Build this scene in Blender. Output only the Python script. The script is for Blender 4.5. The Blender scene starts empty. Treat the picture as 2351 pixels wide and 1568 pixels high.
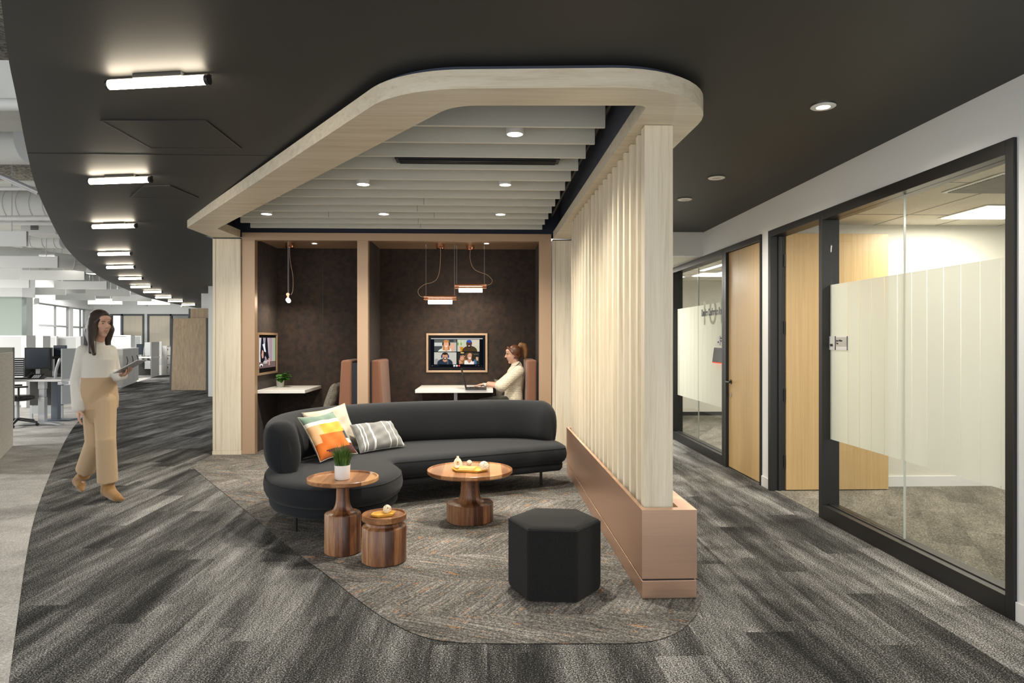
import bpy, bmesh, math, random
from mathutils import Vector, Matrix, Quaternion
from mathutils.bvhtree import BVHTree
random.seed(7)
PI = math.pi
SC = bpy.context.scene
COL = SC.collection
# ------------------------------------------------------------------ camera frame
FPX, CX, HOR, CAMH = 1567.0, 1175.5, 779.0, 1.42
YAW = math.atan((1175.5 - 1118.0) / FPX)
CY_, SY_ = math.cos(YAW), math.sin(YAW)
def W(px, py, D):
    xc = (px - CX) / FPX * D
    return Vector((xc * CY_ + D * SY_, D * CY_ - xc * SY_, CAMH + (HOR - py) / FPX * D))
def onZ(px, py, z):
    return W(px, py, FPX * (z - CAMH) / (HOR - py))
def F(px, py):
    return onZ(px, py, 0.0)
def onY(px, py, Y):
    xc = (px - CX) / FPX
    return W(px, py, Y / (CY_ - xc * SY_))
def onX(px, py, X):
    xc = (px - CX) / FPX
    return W(px, py, X / (xc * CY_ + SY_))
def depth(v):
    return v[0] * SY_ + v[1] * CY_
def pxm(px, Y):           # X of a pixel column on the plane Y
    return onY(px, HOR, Y).x
# ------------------------------------------------------------------ materials
def s2l(c):
    return c / 12.92 if c <= 0.04045 else ((c + 0.055) / 1.055) ** 2.4
def rgb(r, g, b):
    return (s2l(r / 255), s2l(g / 255), s2l(b / 255), 1.0)
def newmat(name):
    m = bpy.data.materials.new(name); m.use_nodes = True
    nt = m.node_tree
    return m, nt, nt.nodes['Principled BSDF']
def plain(name, col, rough=0.5, metal=0.0, spec=0.5, grain=0.0, gscale=200, bump=0.0):
    m, nt, b = newmat(name)
    b.inputs['Base Color'].default_value = col
    b.inputs['Roughness'].default_value = rough
    b.inputs['Metallic'].default_value = metal
    b.inputs['Specular IOR Level'].default_value = spec
    tc = nt.nodes.new('ShaderNodeTexCoord')
    n = nt.nodes.new('ShaderNodeTexNoise'); n.inputs['Scale'].default_value = gscale
    n.inputs['Detail'].default_value = 2
    nt.links.new(tc.outputs['Object'], n.inputs['Vector'])
    mx = nt.nodes.new('ShaderNodeMix'); mx.data_type = 'RGBA'
    g = max(grain, 0.03)
    mx.inputs['A'].default_value = tuple(c * (1 - g) for c in col[:3]) + (1,)
    mx.inputs['B'].default_value = tuple(min(1, c * (1 + g)) for c in col[:3]) + (1,)
    mr = nt.nodes.new('ShaderNodeMapRange'); mr.inputs['From Min'].default_value = .3; mr.inputs['From Max'].default_value = .7
    nt.links.new(n.outputs['Fac'], mr.inputs['Value'])
    nt.links.new(mr.outputs['Result'], mx.inputs['Factor'])
    nt.links.new(mx.outputs['Result'], b.inputs['Base Color'])
    if bump:
        bp = nt.nodes.new('ShaderNodeBump'); bp.inputs['Strength'].default_value = bump; bp.inputs['Distance'].default_value = .003
        nt.links.new(n.outputs['Fac'], bp.inputs['Height']); nt.links.new(bp.outputs['Normal'], b.inputs['Normal'])
    return m
def emit(name, col, strength):
    m = bpy.data.materials.new(name); m.use_nodes = True
    nt = m.node_tree; nt.nodes.clear()
    e = nt.nodes.new('ShaderNodeEmission'); o = nt.nodes.new('ShaderNodeOutputMaterial')
    e.inputs['Color'].default_value = col; e.inputs['Strength'].default_value = strength
    nt.links.new(e.outputs[0], o.inputs[0])
    return m
def N(nt, t, **kw):
    n = nt.nodes.new(t)
    for k, v in kw.items():
        setattr(n, k, v)
    return n
def math_n(nt, op, a, b=None, c=None):
    n = nt.nodes.new('ShaderNodeMath'); n.operation = op
    for i, v in enumerate((a, b, c)):
        if v is None: continue
        if isinstance(v, (int, float)): n.inputs[i].default_value = v
        else: nt.links.new(v, n.inputs[i])
    return n.outputs[0]
def ramp(nt, fac, stops):
    r = nt.nodes.new('ShaderNodeValToRGB'); e = r.color_ramp.elements
    e[0].position, e[0].color = stops[0]; e[1].position, e[1].color = stops[-1]
    for p, c in stops[1:-1]:
        k = e.new(p); k.color = c
    nt.links.new(fac, r.inputs['Fac']); return r.outputs['Color']
def wood(name, c1, c2, c3, scale=(14, 14, .8), rough=.45, stave=None, bump=.05, detail=8):
    """grain runs along the axis with the small scale; stave = number of glued staves about Z"""
    m, nt, b = newmat(name)
    tc = N(nt, 'ShaderNodeTexCoord'); mp = N(nt, 'ShaderNodeMapping')
    mp.inputs['Scale'].default_value = scale
    L = nt.links.new
    L(tc.outputs['Object'], mp.inputs['Vector'])
    vec = mp.outputs['Vector']
    if stave:
        sx = N(nt, 'ShaderNodeSeparateXYZ'); L(tc.outputs['Object'], sx.inputs[0])
        if stave[0] == 'angle':
            a = math_n(nt, 'ARCTAN2', sx.outputs['Y'], sx.outputs['X'])
            k = math_n(nt, 'MULTIPLY', a, stave[1] / (2 * PI))
        else:
            k = math_n(nt, 'MULTIPLY', sx.outputs['X'], stave[1])
        fl = math_n(nt, 'FLOOR', math_n(nt, 'ADD', k, 100.3))
        wn = N(nt, 'ShaderNodeTexWhiteNoise', noise_dimensions='1D'); L(fl, wn.inputs['W'])
        sc = N(nt, 'ShaderNodeVectorMath', operation='ADD'); L(vec, sc.inputs[0])
        cv = N(nt, 'ShaderNodeVectorMath', operation='SCALE'); cv.inputs['Scale'].default_value = 30.0
        L(wn.outputs['Color'], cv.inputs[0]); L(cv.outputs[0], sc.inputs[1]); vec = sc.outputs[0]
    n1 = N(nt, 'ShaderNodeTexNoise'); n1.inputs['Scale'].default_value = 1.0; n1.inputs['Detail'].default_value = detail
    n1.inputs['Roughness'].default_value = .62; n1.inputs['Distortion'].default_value = .6
    L(vec, n1.inputs['Vector'])
    n2 = N(nt, 'ShaderNodeTexNoise'); n2.inputs['Scale'].default_value = 7.0; n2.inputs['Detail'].default_value = 3
    L(vec, n2.inputs['Vector'])
    f = math_n(nt, 'ADD', math_n(nt, 'MULTIPLY', n1.outputs['Fac'], .75), math_n(nt, 'MULTIPLY', n2.outputs['Fac'], .25))
    if stave:
        f = math_n(nt, 'ADD', math_n(nt, 'MULTIPLY', f, .75), math_n(nt, 'MULTIPLY', math_n(nt, 'SUBTRACT', wn.outputs['Value'], .22), .46))
    col = ramp(nt, f, [(.28, c1), (.5, c2), (.72, c3)])
    L(col, b.inputs['Base Color']); b.inputs['Roughness'].default_value = rough
    bp = N(nt, 'ShaderNodeBump'); bp.inputs['Strength'].default_value = bump; bp.inputs['Distance'].default_value = .002
    L(f, bp.inputs['Height']); L(bp.outputs['Normal'], b.inputs['Normal'])
    return m
def fabric(name, c1, c2, scale=300, rough=.9, sheen=.3, bump=.3, big=None):
    m, nt, b = newmat(name); L = nt.links.new
    tc = N(nt, 'ShaderNodeTexCoord')
    n = N(nt, 'ShaderNodeTexNoise'); n.inputs['Scale'].default_value = scale; n.inputs['Detail'].default_value = 3; n.inputs['Roughness'].default_value = .7
    L(tc.outputs['Object'], n.inputs['Vector'])
    f = n.outputs['Fac']
    if big:
        n2 = N(nt, 'ShaderNodeTexNoise'); n2.inputs['Scale'].default_value = big; n2.inputs['Detail'].default_value = 6
        L(tc.outputs['Object'], n2.inputs['Vector'])
        f = math_n(nt, 'ADD', math_n(nt, 'MULTIPLY', f, .5), math_n(nt, 'MULTIPLY', n2.outputs['Fac'], .5))
    col = ramp(nt, f, [(.34, c1), (.66, c2)])
    L(col, b.inputs['Base Color']); b.inputs['Roughness'].default_value = rough
    b.inputs['Sheen Weight'].default_value = sheen; b.inputs['Sheen Roughness'].default_value = .5
    b.inputs['Specular IOR Level'].default_value = .2
    bp = N(nt, 'ShaderNodeBump'); bp.inputs['Strength'].default_value = bump; bp.inputs['Distance'].default_value = .002
    L(n.outputs['Fac'], bp.inputs['Height']); L(bp.outputs['Normal'], b.inputs['Normal'])
    return m
def carpet_planks(name, tones, plank=(.25, 1.0), rot=0.0, grain=(110, .55), warm=None, streak=(9, .9), contrast=1.0):
    m, nt, b = newmat(name); L = nt.links.new
    tc = N(nt, 'ShaderNodeTexCoord'); mp = N(nt, 'ShaderNodeMapping'); mp.inputs['Rotation'].default_value = (0, 0, rot)
    L(tc.outputs['Object'], mp.inputs['Vector'])
    sx = N(nt, 'ShaderNodeSeparateXYZ'); L(mp.outputs['Vector'], sx.inputs[0])
    cx = math_n(nt, 'FLOOR', math_n(nt, 'DIVIDE', sx.outputs['X'], plank[0]))
    wnc = N(nt, 'ShaderNodeTexWhiteNoise', noise_dimensions='1D'); L(cx, wnc.inputs['W'])
    yy = math_n(nt, 'ADD', math_n(nt, 'DIVIDE', sx.outputs['Y'], plank[1]), math_n(nt, 'MULTIPLY', wnc.outputs['Value'], 5.0))
    cy = math_n(nt, 'FLOOR', yy)
    cmb = N(nt, 'ShaderNodeCombineXYZ'); L(cx, cmb.inputs[0]); L(cy, cmb.inputs[1])
    wn = N(nt, 'ShaderNodeTexWhiteNoise', noise_dimensions='2D'); L(cmb.outputs[0], wn.inputs['Vector'])
    # streak noise, shifted per plank
    vs = N(nt, 'ShaderNodeVectorMath', operation='MULTIPLY'); vs.inputs[1].default_value = (streak[0], streak[1], 1)
    L(mp.outputs['Vector'], vs.inputs[0])
    sh = N(nt, 'ShaderNodeVectorMath', operation='SCALE'); sh.inputs['Scale'].default_value = 20; L(wn.outputs['Color'], sh.inputs[0])
    ad = N(nt, 'ShaderNodeVectorMath', operation='ADD'); L(vs.outputs[0], ad.inputs[0]); L(sh.outputs[0], ad.inputs[1])
    n1 = N(nt, 'ShaderNodeTexNoise'); n1.inputs['Scale'].default_value = 1; n1.inputs['Detail'].default_value = 4; n1.inputs['Roughness'].default_value = .55
    L(ad.outputs[0], n1.inputs['Vector'])
    # continuous streaks crossing the planks
    n3 = N(nt, 'ShaderNodeTexNoise'); n3.inputs['Scale'].default_value = .55; n3.inputs['Detail'].default_value = 4
    L(vs.outputs[0], n3.inputs['Vector'])
    g = N(nt, 'ShaderNodeTexNoise'); g.inputs['Scale'].default_value = grain[0]; g.inputs['Detail'].default_value = 1.5; g.inputs['Roughness'].default_value = .6
    L(mp.outputs['Vector'], g.inputs['Vector'])
    st = N(nt, 'ShaderNodeTexNoise'); st.inputs['Scale'].default_value = 1; st.inputs['Detail'].default_value = 1
    v2 = N(nt, 'ShaderNodeVectorMath', operation='MULTIPLY'); v2.inputs[1].default_value = (90, 9, 1); L(mp.outputs['Vector'], v2.inputs[0])
    L(v2.outputs[0], st.inputs['Vector'])
    base = math_n(nt, 'ADD', math_n(nt, 'MULTIPLY', math_n(nt, 'SUBTRACT', wn.outputs['Value'], .5), .30 * contrast),
                  math_n(nt, 'ADD', math_n(nt, 'MULTIPLY', math_n(nt, 'SUBTRACT', n1.outputs['Fac'], .5), 1.1 * contrast),
                         math_n(nt, 'MULTIPLY', math_n(nt, 'SUBTRACT', n3.outputs['Fac'], .5), .8 * contrast)))
    base = math_n(nt, 'ADD', base, math_n(nt, 'MULTIPLY', math_n(nt, 'SUBTRACT', st.outputs['Fac'], .5), .25))
    gg = math_n(nt, 'MULTIPLY', math_n(nt, 'SUBTRACT', g.outputs['Fac'], .5), grain[1] * 2.6)
    f = math_n(nt, 'ADD', math_n(nt, 'ADD', base, .5), gg)
    col = ramp(nt, f, tones)
    L(col, b.inputs['Base Color']); b.inputs['Roughness'].default_value = .95; b.inputs['Specular IOR Level'].default_value = .1
    bp = N(nt, 'ShaderNodeBump'); bp.inputs['Strength'].default_value = .35; bp.inputs['Distance'].default_value = .003
    L(g.outputs['Fac'], bp.inputs['Height']); L(bp.outputs['Normal'], b.inputs['Normal'])
    return m
def carpet_herringbone(name, tones, orange, band=.5):
    m, nt, b = newmat(name); L = nt.links.new
    tc = N(nt, 'ShaderNodeTexCoord')
    sx = N(nt, 'ShaderNodeSeparateXYZ'); L(tc.outputs['Object'], sx.inputs[0])
    par = math_n(nt, 'MODULO', math_n(nt, 'FLOOR', math_n(nt, 'ADD', math_n(nt, 'DIVIDE', sx.outputs['Y'], band), 40)), 2)
    outs = []; org = []
    for ang in (math.radians(24), math.radians(-62)):
        mp = N(nt, 'ShaderNodeMapping'); mp.inputs['Rotation'].default_value = (0, 0, ang)
        L(tc.outputs['Object'], mp.inputs['Vector'])
        v = N(nt, 'ShaderNodeVectorMath', operation='MULTIPLY'); v.inputs[1].default_value = (4.0, 62, 1); L(mp.outputs['Vector'], v.inputs[0])
        n = N(nt, 'ShaderNodeTexNoise'); n.inputs['Scale'].default_value = 1; n.inputs['Detail'].default_value = 3; L(v.outputs[0], n.inputs['Vector'])
        v2 = N(nt, 'ShaderNodeVectorMath', operation='MULTIPLY'); v2.inputs[1].default_value = (1.6, 5, 1); L(mp.outputs['Vector'], v2.inputs[0])
        n2 = N(nt, 'ShaderNodeTexNoise'); n2.inputs['Scale'].default_value = 1; n2.inputs['Detail'].default_value = 2; L(v2.outputs[0], n2.inputs['Vector'])
        outs.append(math_n(nt, 'ADD', math_n(nt, 'MULTIPLY', n.outputs['Fac'], .62), math_n(nt, 'MULTIPLY', n2.outputs['Fac'], .38)))
        v3 = N(nt, 'ShaderNodeVectorMath', operation='MULTIPLY'); v3.inputs[1].default_value = (5, 34, 1); L(mp.outputs['Vector'], v3.inputs[0])
        n3 = N(nt, 'ShaderNodeTexNoise'); n3.inputs['Scale'].default_value = 1; n3.inputs['Detail'].default_value = 4; L(v3.outputs[0], n3.inputs['Vector'])
        org.append(n3.outputs['Fac'])
    def sel(a):
        mx = N(nt, 'ShaderNodeMix'); L(par, mx.inputs['Factor']); L(a[0], mx.inputs['A']); L(a[1], mx.inputs['B']); return mx.outputs['Result']
    g = N(nt, 'ShaderNodeTexNoise'); g.inputs['Scale'].default_value = 120; g.inputs['Detail'].default_value = 2; L(tc.outputs['Object'], g.inputs['Vector'])
    gg = math_n(nt, 'MULTIPLY', math_n(nt, 'SUBTRACT', g.outputs['Fac'], .5), 1.0)
    f = math_n(nt, 'ADD', sel(outs), gg)
    col = ramp(nt, f, tones)
    mr = N(nt, 'ShaderNodeMapRange'); mr.inputs['From Min'].default_value = .625; mr.inputs['From Max'].default_value = .70; mr.inputs['To Max'].default_value = .6
    L(math_n(nt, 'ADD', sel(org), math_n(nt, 'MULTIPLY', gg, .25)), mr.inputs['Value'])
    mx = N(nt, 'ShaderNodeMix', data_type='RGBA'); L(mr.outputs['Result'], mx.inputs['Factor']); L(col, mx.inputs['A']); mx.inputs['B'].default_value = orange
    L(mx.outputs['Result'], b.inputs['Base Color']); b.inputs['Roughness'].default_value = .95; b.inputs['Specular IOR Level'].default_value = .1
    bp = N(nt, 'ShaderNodeBump'); bp.inputs['Strength'].default_value = .5; bp.inputs['Distance'].default_value = .004
    L(f, bp.inputs['Height']); L(bp.outputs['Normal'], b.inputs['Normal'])
    return m
def glassmat(name, tint=(.93, .95, .93, 1), refl=.55):
    m = bpy.data.materials.new(name); m.use_nodes = True; nt = m.node_tree; nt.nodes.clear(); L = nt.links.new
    t = N(nt, 'ShaderNodeBsdfTransparent'); t.inputs['Color'].default_value = tint
    g = N(nt, 'ShaderNodeBsdfGlossy'); g.inputs['Roughness'].default_value = .0
    lw = N(nt, 'ShaderNodeLayerWeight'); lw.inputs['Blend'].default_value = .5
    fr = math_n(nt, 'ADD', math_n(nt, 'MULTIPLY', math_n(nt, 'POWER', lw.outputs['Facing'], 5.0), .80 * refl), .03 * refl)
    mx = N(nt, 'ShaderNodeMixShader'); o = N(nt, 'ShaderNodeOutputMaterial')
    L(fr, mx.inputs[0]); L(t.outputs[0], mx.inputs[1]); L(g.outputs[0], mx.inputs[2]); L(mx.outputs[0], o.inputs[0])
    return m
def frostmat(name, col, trans=.25):
    m = bpy.data.materials.new(name); m.use_nodes = True; nt = m.node_tree; nt.nodes.clear(); L = nt.links.new
    d = N(nt, 'ShaderNodeBsdfDiffuse'); d.inputs['Color'].default_value = col
    t = N(nt, 'ShaderNodeBsdfTranslucent'); t.inputs['Color'].default_value = col
    mx = N(nt, 'ShaderNodeMixShader'); mx.inputs[0].default_value = .62; L(d.outputs[0], mx.inputs[1]); L(t.outputs[0], mx.inputs[2])
    tr = N(nt, 'ShaderNodeBsdfTransparent'); m2 = N(nt, 'ShaderNodeMixShader'); m2.inputs[0].default_value = trans
    L(mx.outputs[0], m2.inputs[1]); L(tr.outputs[0], m2.inputs[2])
    o = N(nt, 'ShaderNodeOutputMaterial'); L(m2.outputs[0], o.inputs[0])
    return m
def brushed(name, col, rough=.38, scale=(3, 3, 260)):
    m, nt, b = newmat(name); L = nt.links.new
    tc = N(nt, 'ShaderNodeTexCoord'); mp = N(nt, 'ShaderNodeMapping'); mp.inputs['Scale'].default_value = scale
    L(tc.outputs['Object'], mp.inputs[0]); n = N(nt, 'ShaderNodeTexNoise'); n.inputs['Scale'].default_value = 1; n.inputs['Detail'].default_value = 3
    L(mp.outputs[0], n.inputs['Vector'])
    b.inputs['Metallic'].default_value = 1
    c = ramp(nt, n.outputs['Fac'], [(.3, tuple(x * .93 for x in col[:3]) + (1,)), (.7, col)])
    L(c, b.inputs['Base Color'])
    r = N(nt, 'ShaderNodeMapRange'); r.inputs['To Min'].default_value = rough - .06; r.inputs['To Max'].default_value = rough + .06
    L(n.outputs['Fac'], r.inputs['Value']); L(r.outputs[0], b.inputs['Roughness'])
    b.inputs['Anisotropic'].default_value = .5
    return m
M = {}
M['ceil_dark'] = plain('charcoal_ceiling_paint', (.040, .0395, .037, 1), .55, spec=.3)
M['navy'] = plain('navy_cavity_paint', (.045, .055, .085, 1), .6)
M['white_paint'] = plain('white_wall_paint', (.80, .81, .80, 1), .6, spec=.2)
M['office_wall'] = plain('warm_office_wall_paint', (.72, .70, .62, 1), .6, spec=.2)
M['sage_paint'] = plain('pale_green_wall_paint', (.44, .51, .46, 1), .6, spec=.2)
M['base_white'] = plain('white_baseboard', (.78, .78, .77, 1), .4)
M['ceiling_tile'] = plain('ceiling_tile', (.74, .71, .62, 1), .8, spec=.1, grain=.06, gscale=60)
M['open_ceiling'] = plain('white_painted_deck', (.62, .63, .60, 1), .7, spec=.1, grain=.05, gscale=3)
M['rough_deck'] = plain('fireproofed_concrete', (.30, .285, .25, 1), .95, spec=.05, grain=.6, gscale=26, bump=1.0)
M['duct'] = plain('white_painted_duct', (.62, .63, .61, 1), .45)
M['felt_white'] = fabric('white_felt', (.60, .61, .60, 1), (.70, .71, .70, 1), 260, sheen=.1, bump=.1)
M['felt_beige'] = fabric('beige_felt', (.66, .65, .575, 1), (.76, .75, .665, 1), 200, sheen=.1, bump=.15)
M['ash'] = wood('pale_ash', (.585, .485, .335, 1), (.75, .665, .51, 1), (.84, .77, .635, 1), (26, 26, 1.0), .42, bump=.04)
M['ash_h'] = wood('pale_ash_canopy', (.575, .475, .325, 1), (.74, .655, .50, 1), (.83, .76, .62, 1), (1.0, 16, 26), .42, bump=.04)
M['ash_y'] = wood('pale_ash_canopy_run', (.575, .475, .325, 1), (.74, .655, .50, 1), (.83, .76, .62, 1), (26, 1.0, 26), .42, bump=.04)
M['oak_door'] = wood('honey_oak_veneer', (.48, .315, .135, 1), (.57, .39, .18, 1), (.65, .46, .225, 1), (55, 55, .8), .38, bump=.02)
M['oak_grey'] = wood('grey_oak_veneer', (.20, .14, .08, 1), (.35, .255, .15, 1), (.48, .365, .225, 1), (34, 34, .35), .5, bump=.03)
M['panel_grey'] = wood('greyed_laminate', (.42, .375, .29, 1), (.52, .47, .37, 1), (.60, .55, .45, 1), (4, 4, 50), .55, bump=.02)
M['pale_laminate'] = wood('pale_laminate', (.56, .55, .50, 1), (.64, .63, .58, 1), (.72, .71, .66, 1), (5, 5, 60), .55, bump=.02)
M['acacia'] = wood('acacia_staves', (.055, .018, .008, 1), (.24, .10, .042, 1), (.56, .32, .155, 1), (26, 26, 2.2), .36, stave=('angle', 15), bump=.03)
M['acacia_top'] = wood('acacia_top', (.20, .082, .032, 1), (.40, .195, .08, 1), (.56, .32, .15, 1), (24, 2.2, 24), .3, stave=('x', 11), bump=.02)
M['copper'] = brushed('brushed_copper', (.86, .58, .42, 1), .40)
M['copper_shiny'] = brushed('polished_copper', (.80, .43, .27, 1), .18, (3, 3, 3))
M['bronze_paint'] = plain('satin_bronze_trim', (.49, .335, .215, 1), .38, metal=.3)
M['bronze_ceil'] = plain('bronze_booth_ceiling', (.40, .26, .16, 1), .45, metal=.25)
M['booth_felt'] = fabric('mottled_rust_charcoal_wallcovering', (.020, .021, .023, 1), (.070, .045, .032, 1), 240, sheen=.05, bump=.25, big=17)
M['sofa'] = fabric('charcoal_wool', (.0072, .0080, .0094, 1), (.020, .0215, .0245, 1), 420, sheen=.08, bump=.3)
M['sofa_seam'] = plain('dark_seam', (.008, .008, .009, 1), .9)
M['pouf'] = fabric('black_wool_felt', (.006, .006, .006, 1), (.017, .017, .0165, 1), 330, sheen=.06, bump=.3)
M['black_metal'] = plain('matte_black_metal', (.012, .012, .012, 1), .42)
M['black_plastic'] = plain('black_plastic', (.015, .015, .016, 1), .35)
M['black_bezel'] = plain('black_bezel', (.006, .006, .008, 1), .55, spec=.15)
M['black_satin'] = plain('black_satin', (.010, .010, .011, 1), .2)
M['grey_metal'] = plain('silver_grey_metal', (.46, .47, .48, 1), .35, metal=.4)
M['grey_panel'] = fabric('pale_grey_fabric', (.40, .42, .42, 1), (.50, .52, .52, 1), 260, sheen=.1, bump=.1)
M['dark_panel'] = fabric('dark_grey_fabric', (.045, .045, .043, 1), (.075, .074, .07, 1), 260, sheen=.1, bump=.1)
M['white_lam'] = plain('white_laminate', (.80, .79, .76, 1), .3)
M['white_gloss'] = plain('white_ceramic', (.84, .83, .80, 1), .25)
M['cream_gloss'] = plain('cream_ceramic', (.80, .74, .60, 1), .3)
M['yellow'] = plain('yellow_lacquer', (.72, .42, .075, 1), .3)
M['yellow_book'] = plain('yellow_cover', (.82, .56, .11, 1), .45)
M['paper'] = plain('cream_paper', (.80, .74, .56, 1), .8)
M['wicker_white'] = plain('white_wicker', (.80, .74, .62, 1), .6)
M['tan_leather'] = fabric('rust_brown_upholstery', (.19, .085, .05, 1), (.30, .145, .09, 1), 300, sheen=.2, bump=.25)
M['navy_board'] = plain('navy_board', (.013, .016, .026, 1), .5)
M['leaf'] = plain('leaf_green', (.055, .17, .022, 1), .45, grain=.45, gscale=18)
M['blade'] = plain('grass_blade_green', (.060, .135, .018, 1), .5, grain=.6, gscale=25)
M['soil'] = plain('dark_soil', (.02, .014, .01, 1), .9)
M['pot_grey'] = plain('pale_grey_pot', (.55, .53, .49, 1), .6)
M['pot_white'] = plain('white_pot', (.84, .84, .83, 1), .35)
M['glass'] = glassmat('clear_glass', (.97, .975, .96, 1))
M['glass_edge'] = plain('glass_joint', (.52, .55, .50, 1), .2)
M['frost'] = frostmat('frosted_film', (.72, .735, .66, 1), .08)
M['frost_line'] = frostmat('clear_film_gap', (.62, .72, .66, 1), .5)
M['lamp_warm'] = emit('lamp_warm', (1, .86, .66, 1), 22)
M['lamp_disc'] = emit('lamp_disc', (1, .90, .74, 1), 14)
M['lamp_pend'] = emit('lamp_pendant', (1, .90, .76, 1), 16)
M['lamp_panel'] = emit('lamp_panel', (1, .93, .80, 1), 7)
M['lamp_office'] = emit('lamp_office', (1, .93, .82, 1), 8)
M['day'] = emit('daylight_sky', (.92, .97, 1, 1), 3.0)
M['carpet_dark'] = carpet_planks('charcoal_plank_carpet', [(.05, (.008, .008, .008, 1)), (.38, (.034, .034, .033, 1)), (.62, (.122, .121, .116, 1)), (.98, (.50, .49, .465, 1))], contrast=.78, grain=(150, .80))
M['carpet_light'] = carpet_planks('pale_grey_carpet', [(.0, (.20, .19, .175, 1)), (.45, (.42, .405, .38, 1)), (1.0, (.72, .70, .66, 1))], contrast=.55, streak=(2.2, 5), grain=(120, .5), rot=.2)
M['carpet_office'] = carpet_planks('grey_office_carpet', [(.0, (.05, .047, .04, 1)), (.45, (.16, .15, .125, 1)), (1.0, (.42, .39, .33, 1))], contrast=.6, streak=(6, 1.4), rot=.5)
M['carpet_inlay'] = carpet_herringbone('taupe_herringbone_carpet', [(.18, (.022, .021, .020, 1)), (.45, (.105, .099, .090, 1)), (.62, (.22, .206, .188, 1)), (.9, (.52, .49, .45, 1))], (.46, .20, .06, 1))
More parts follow.
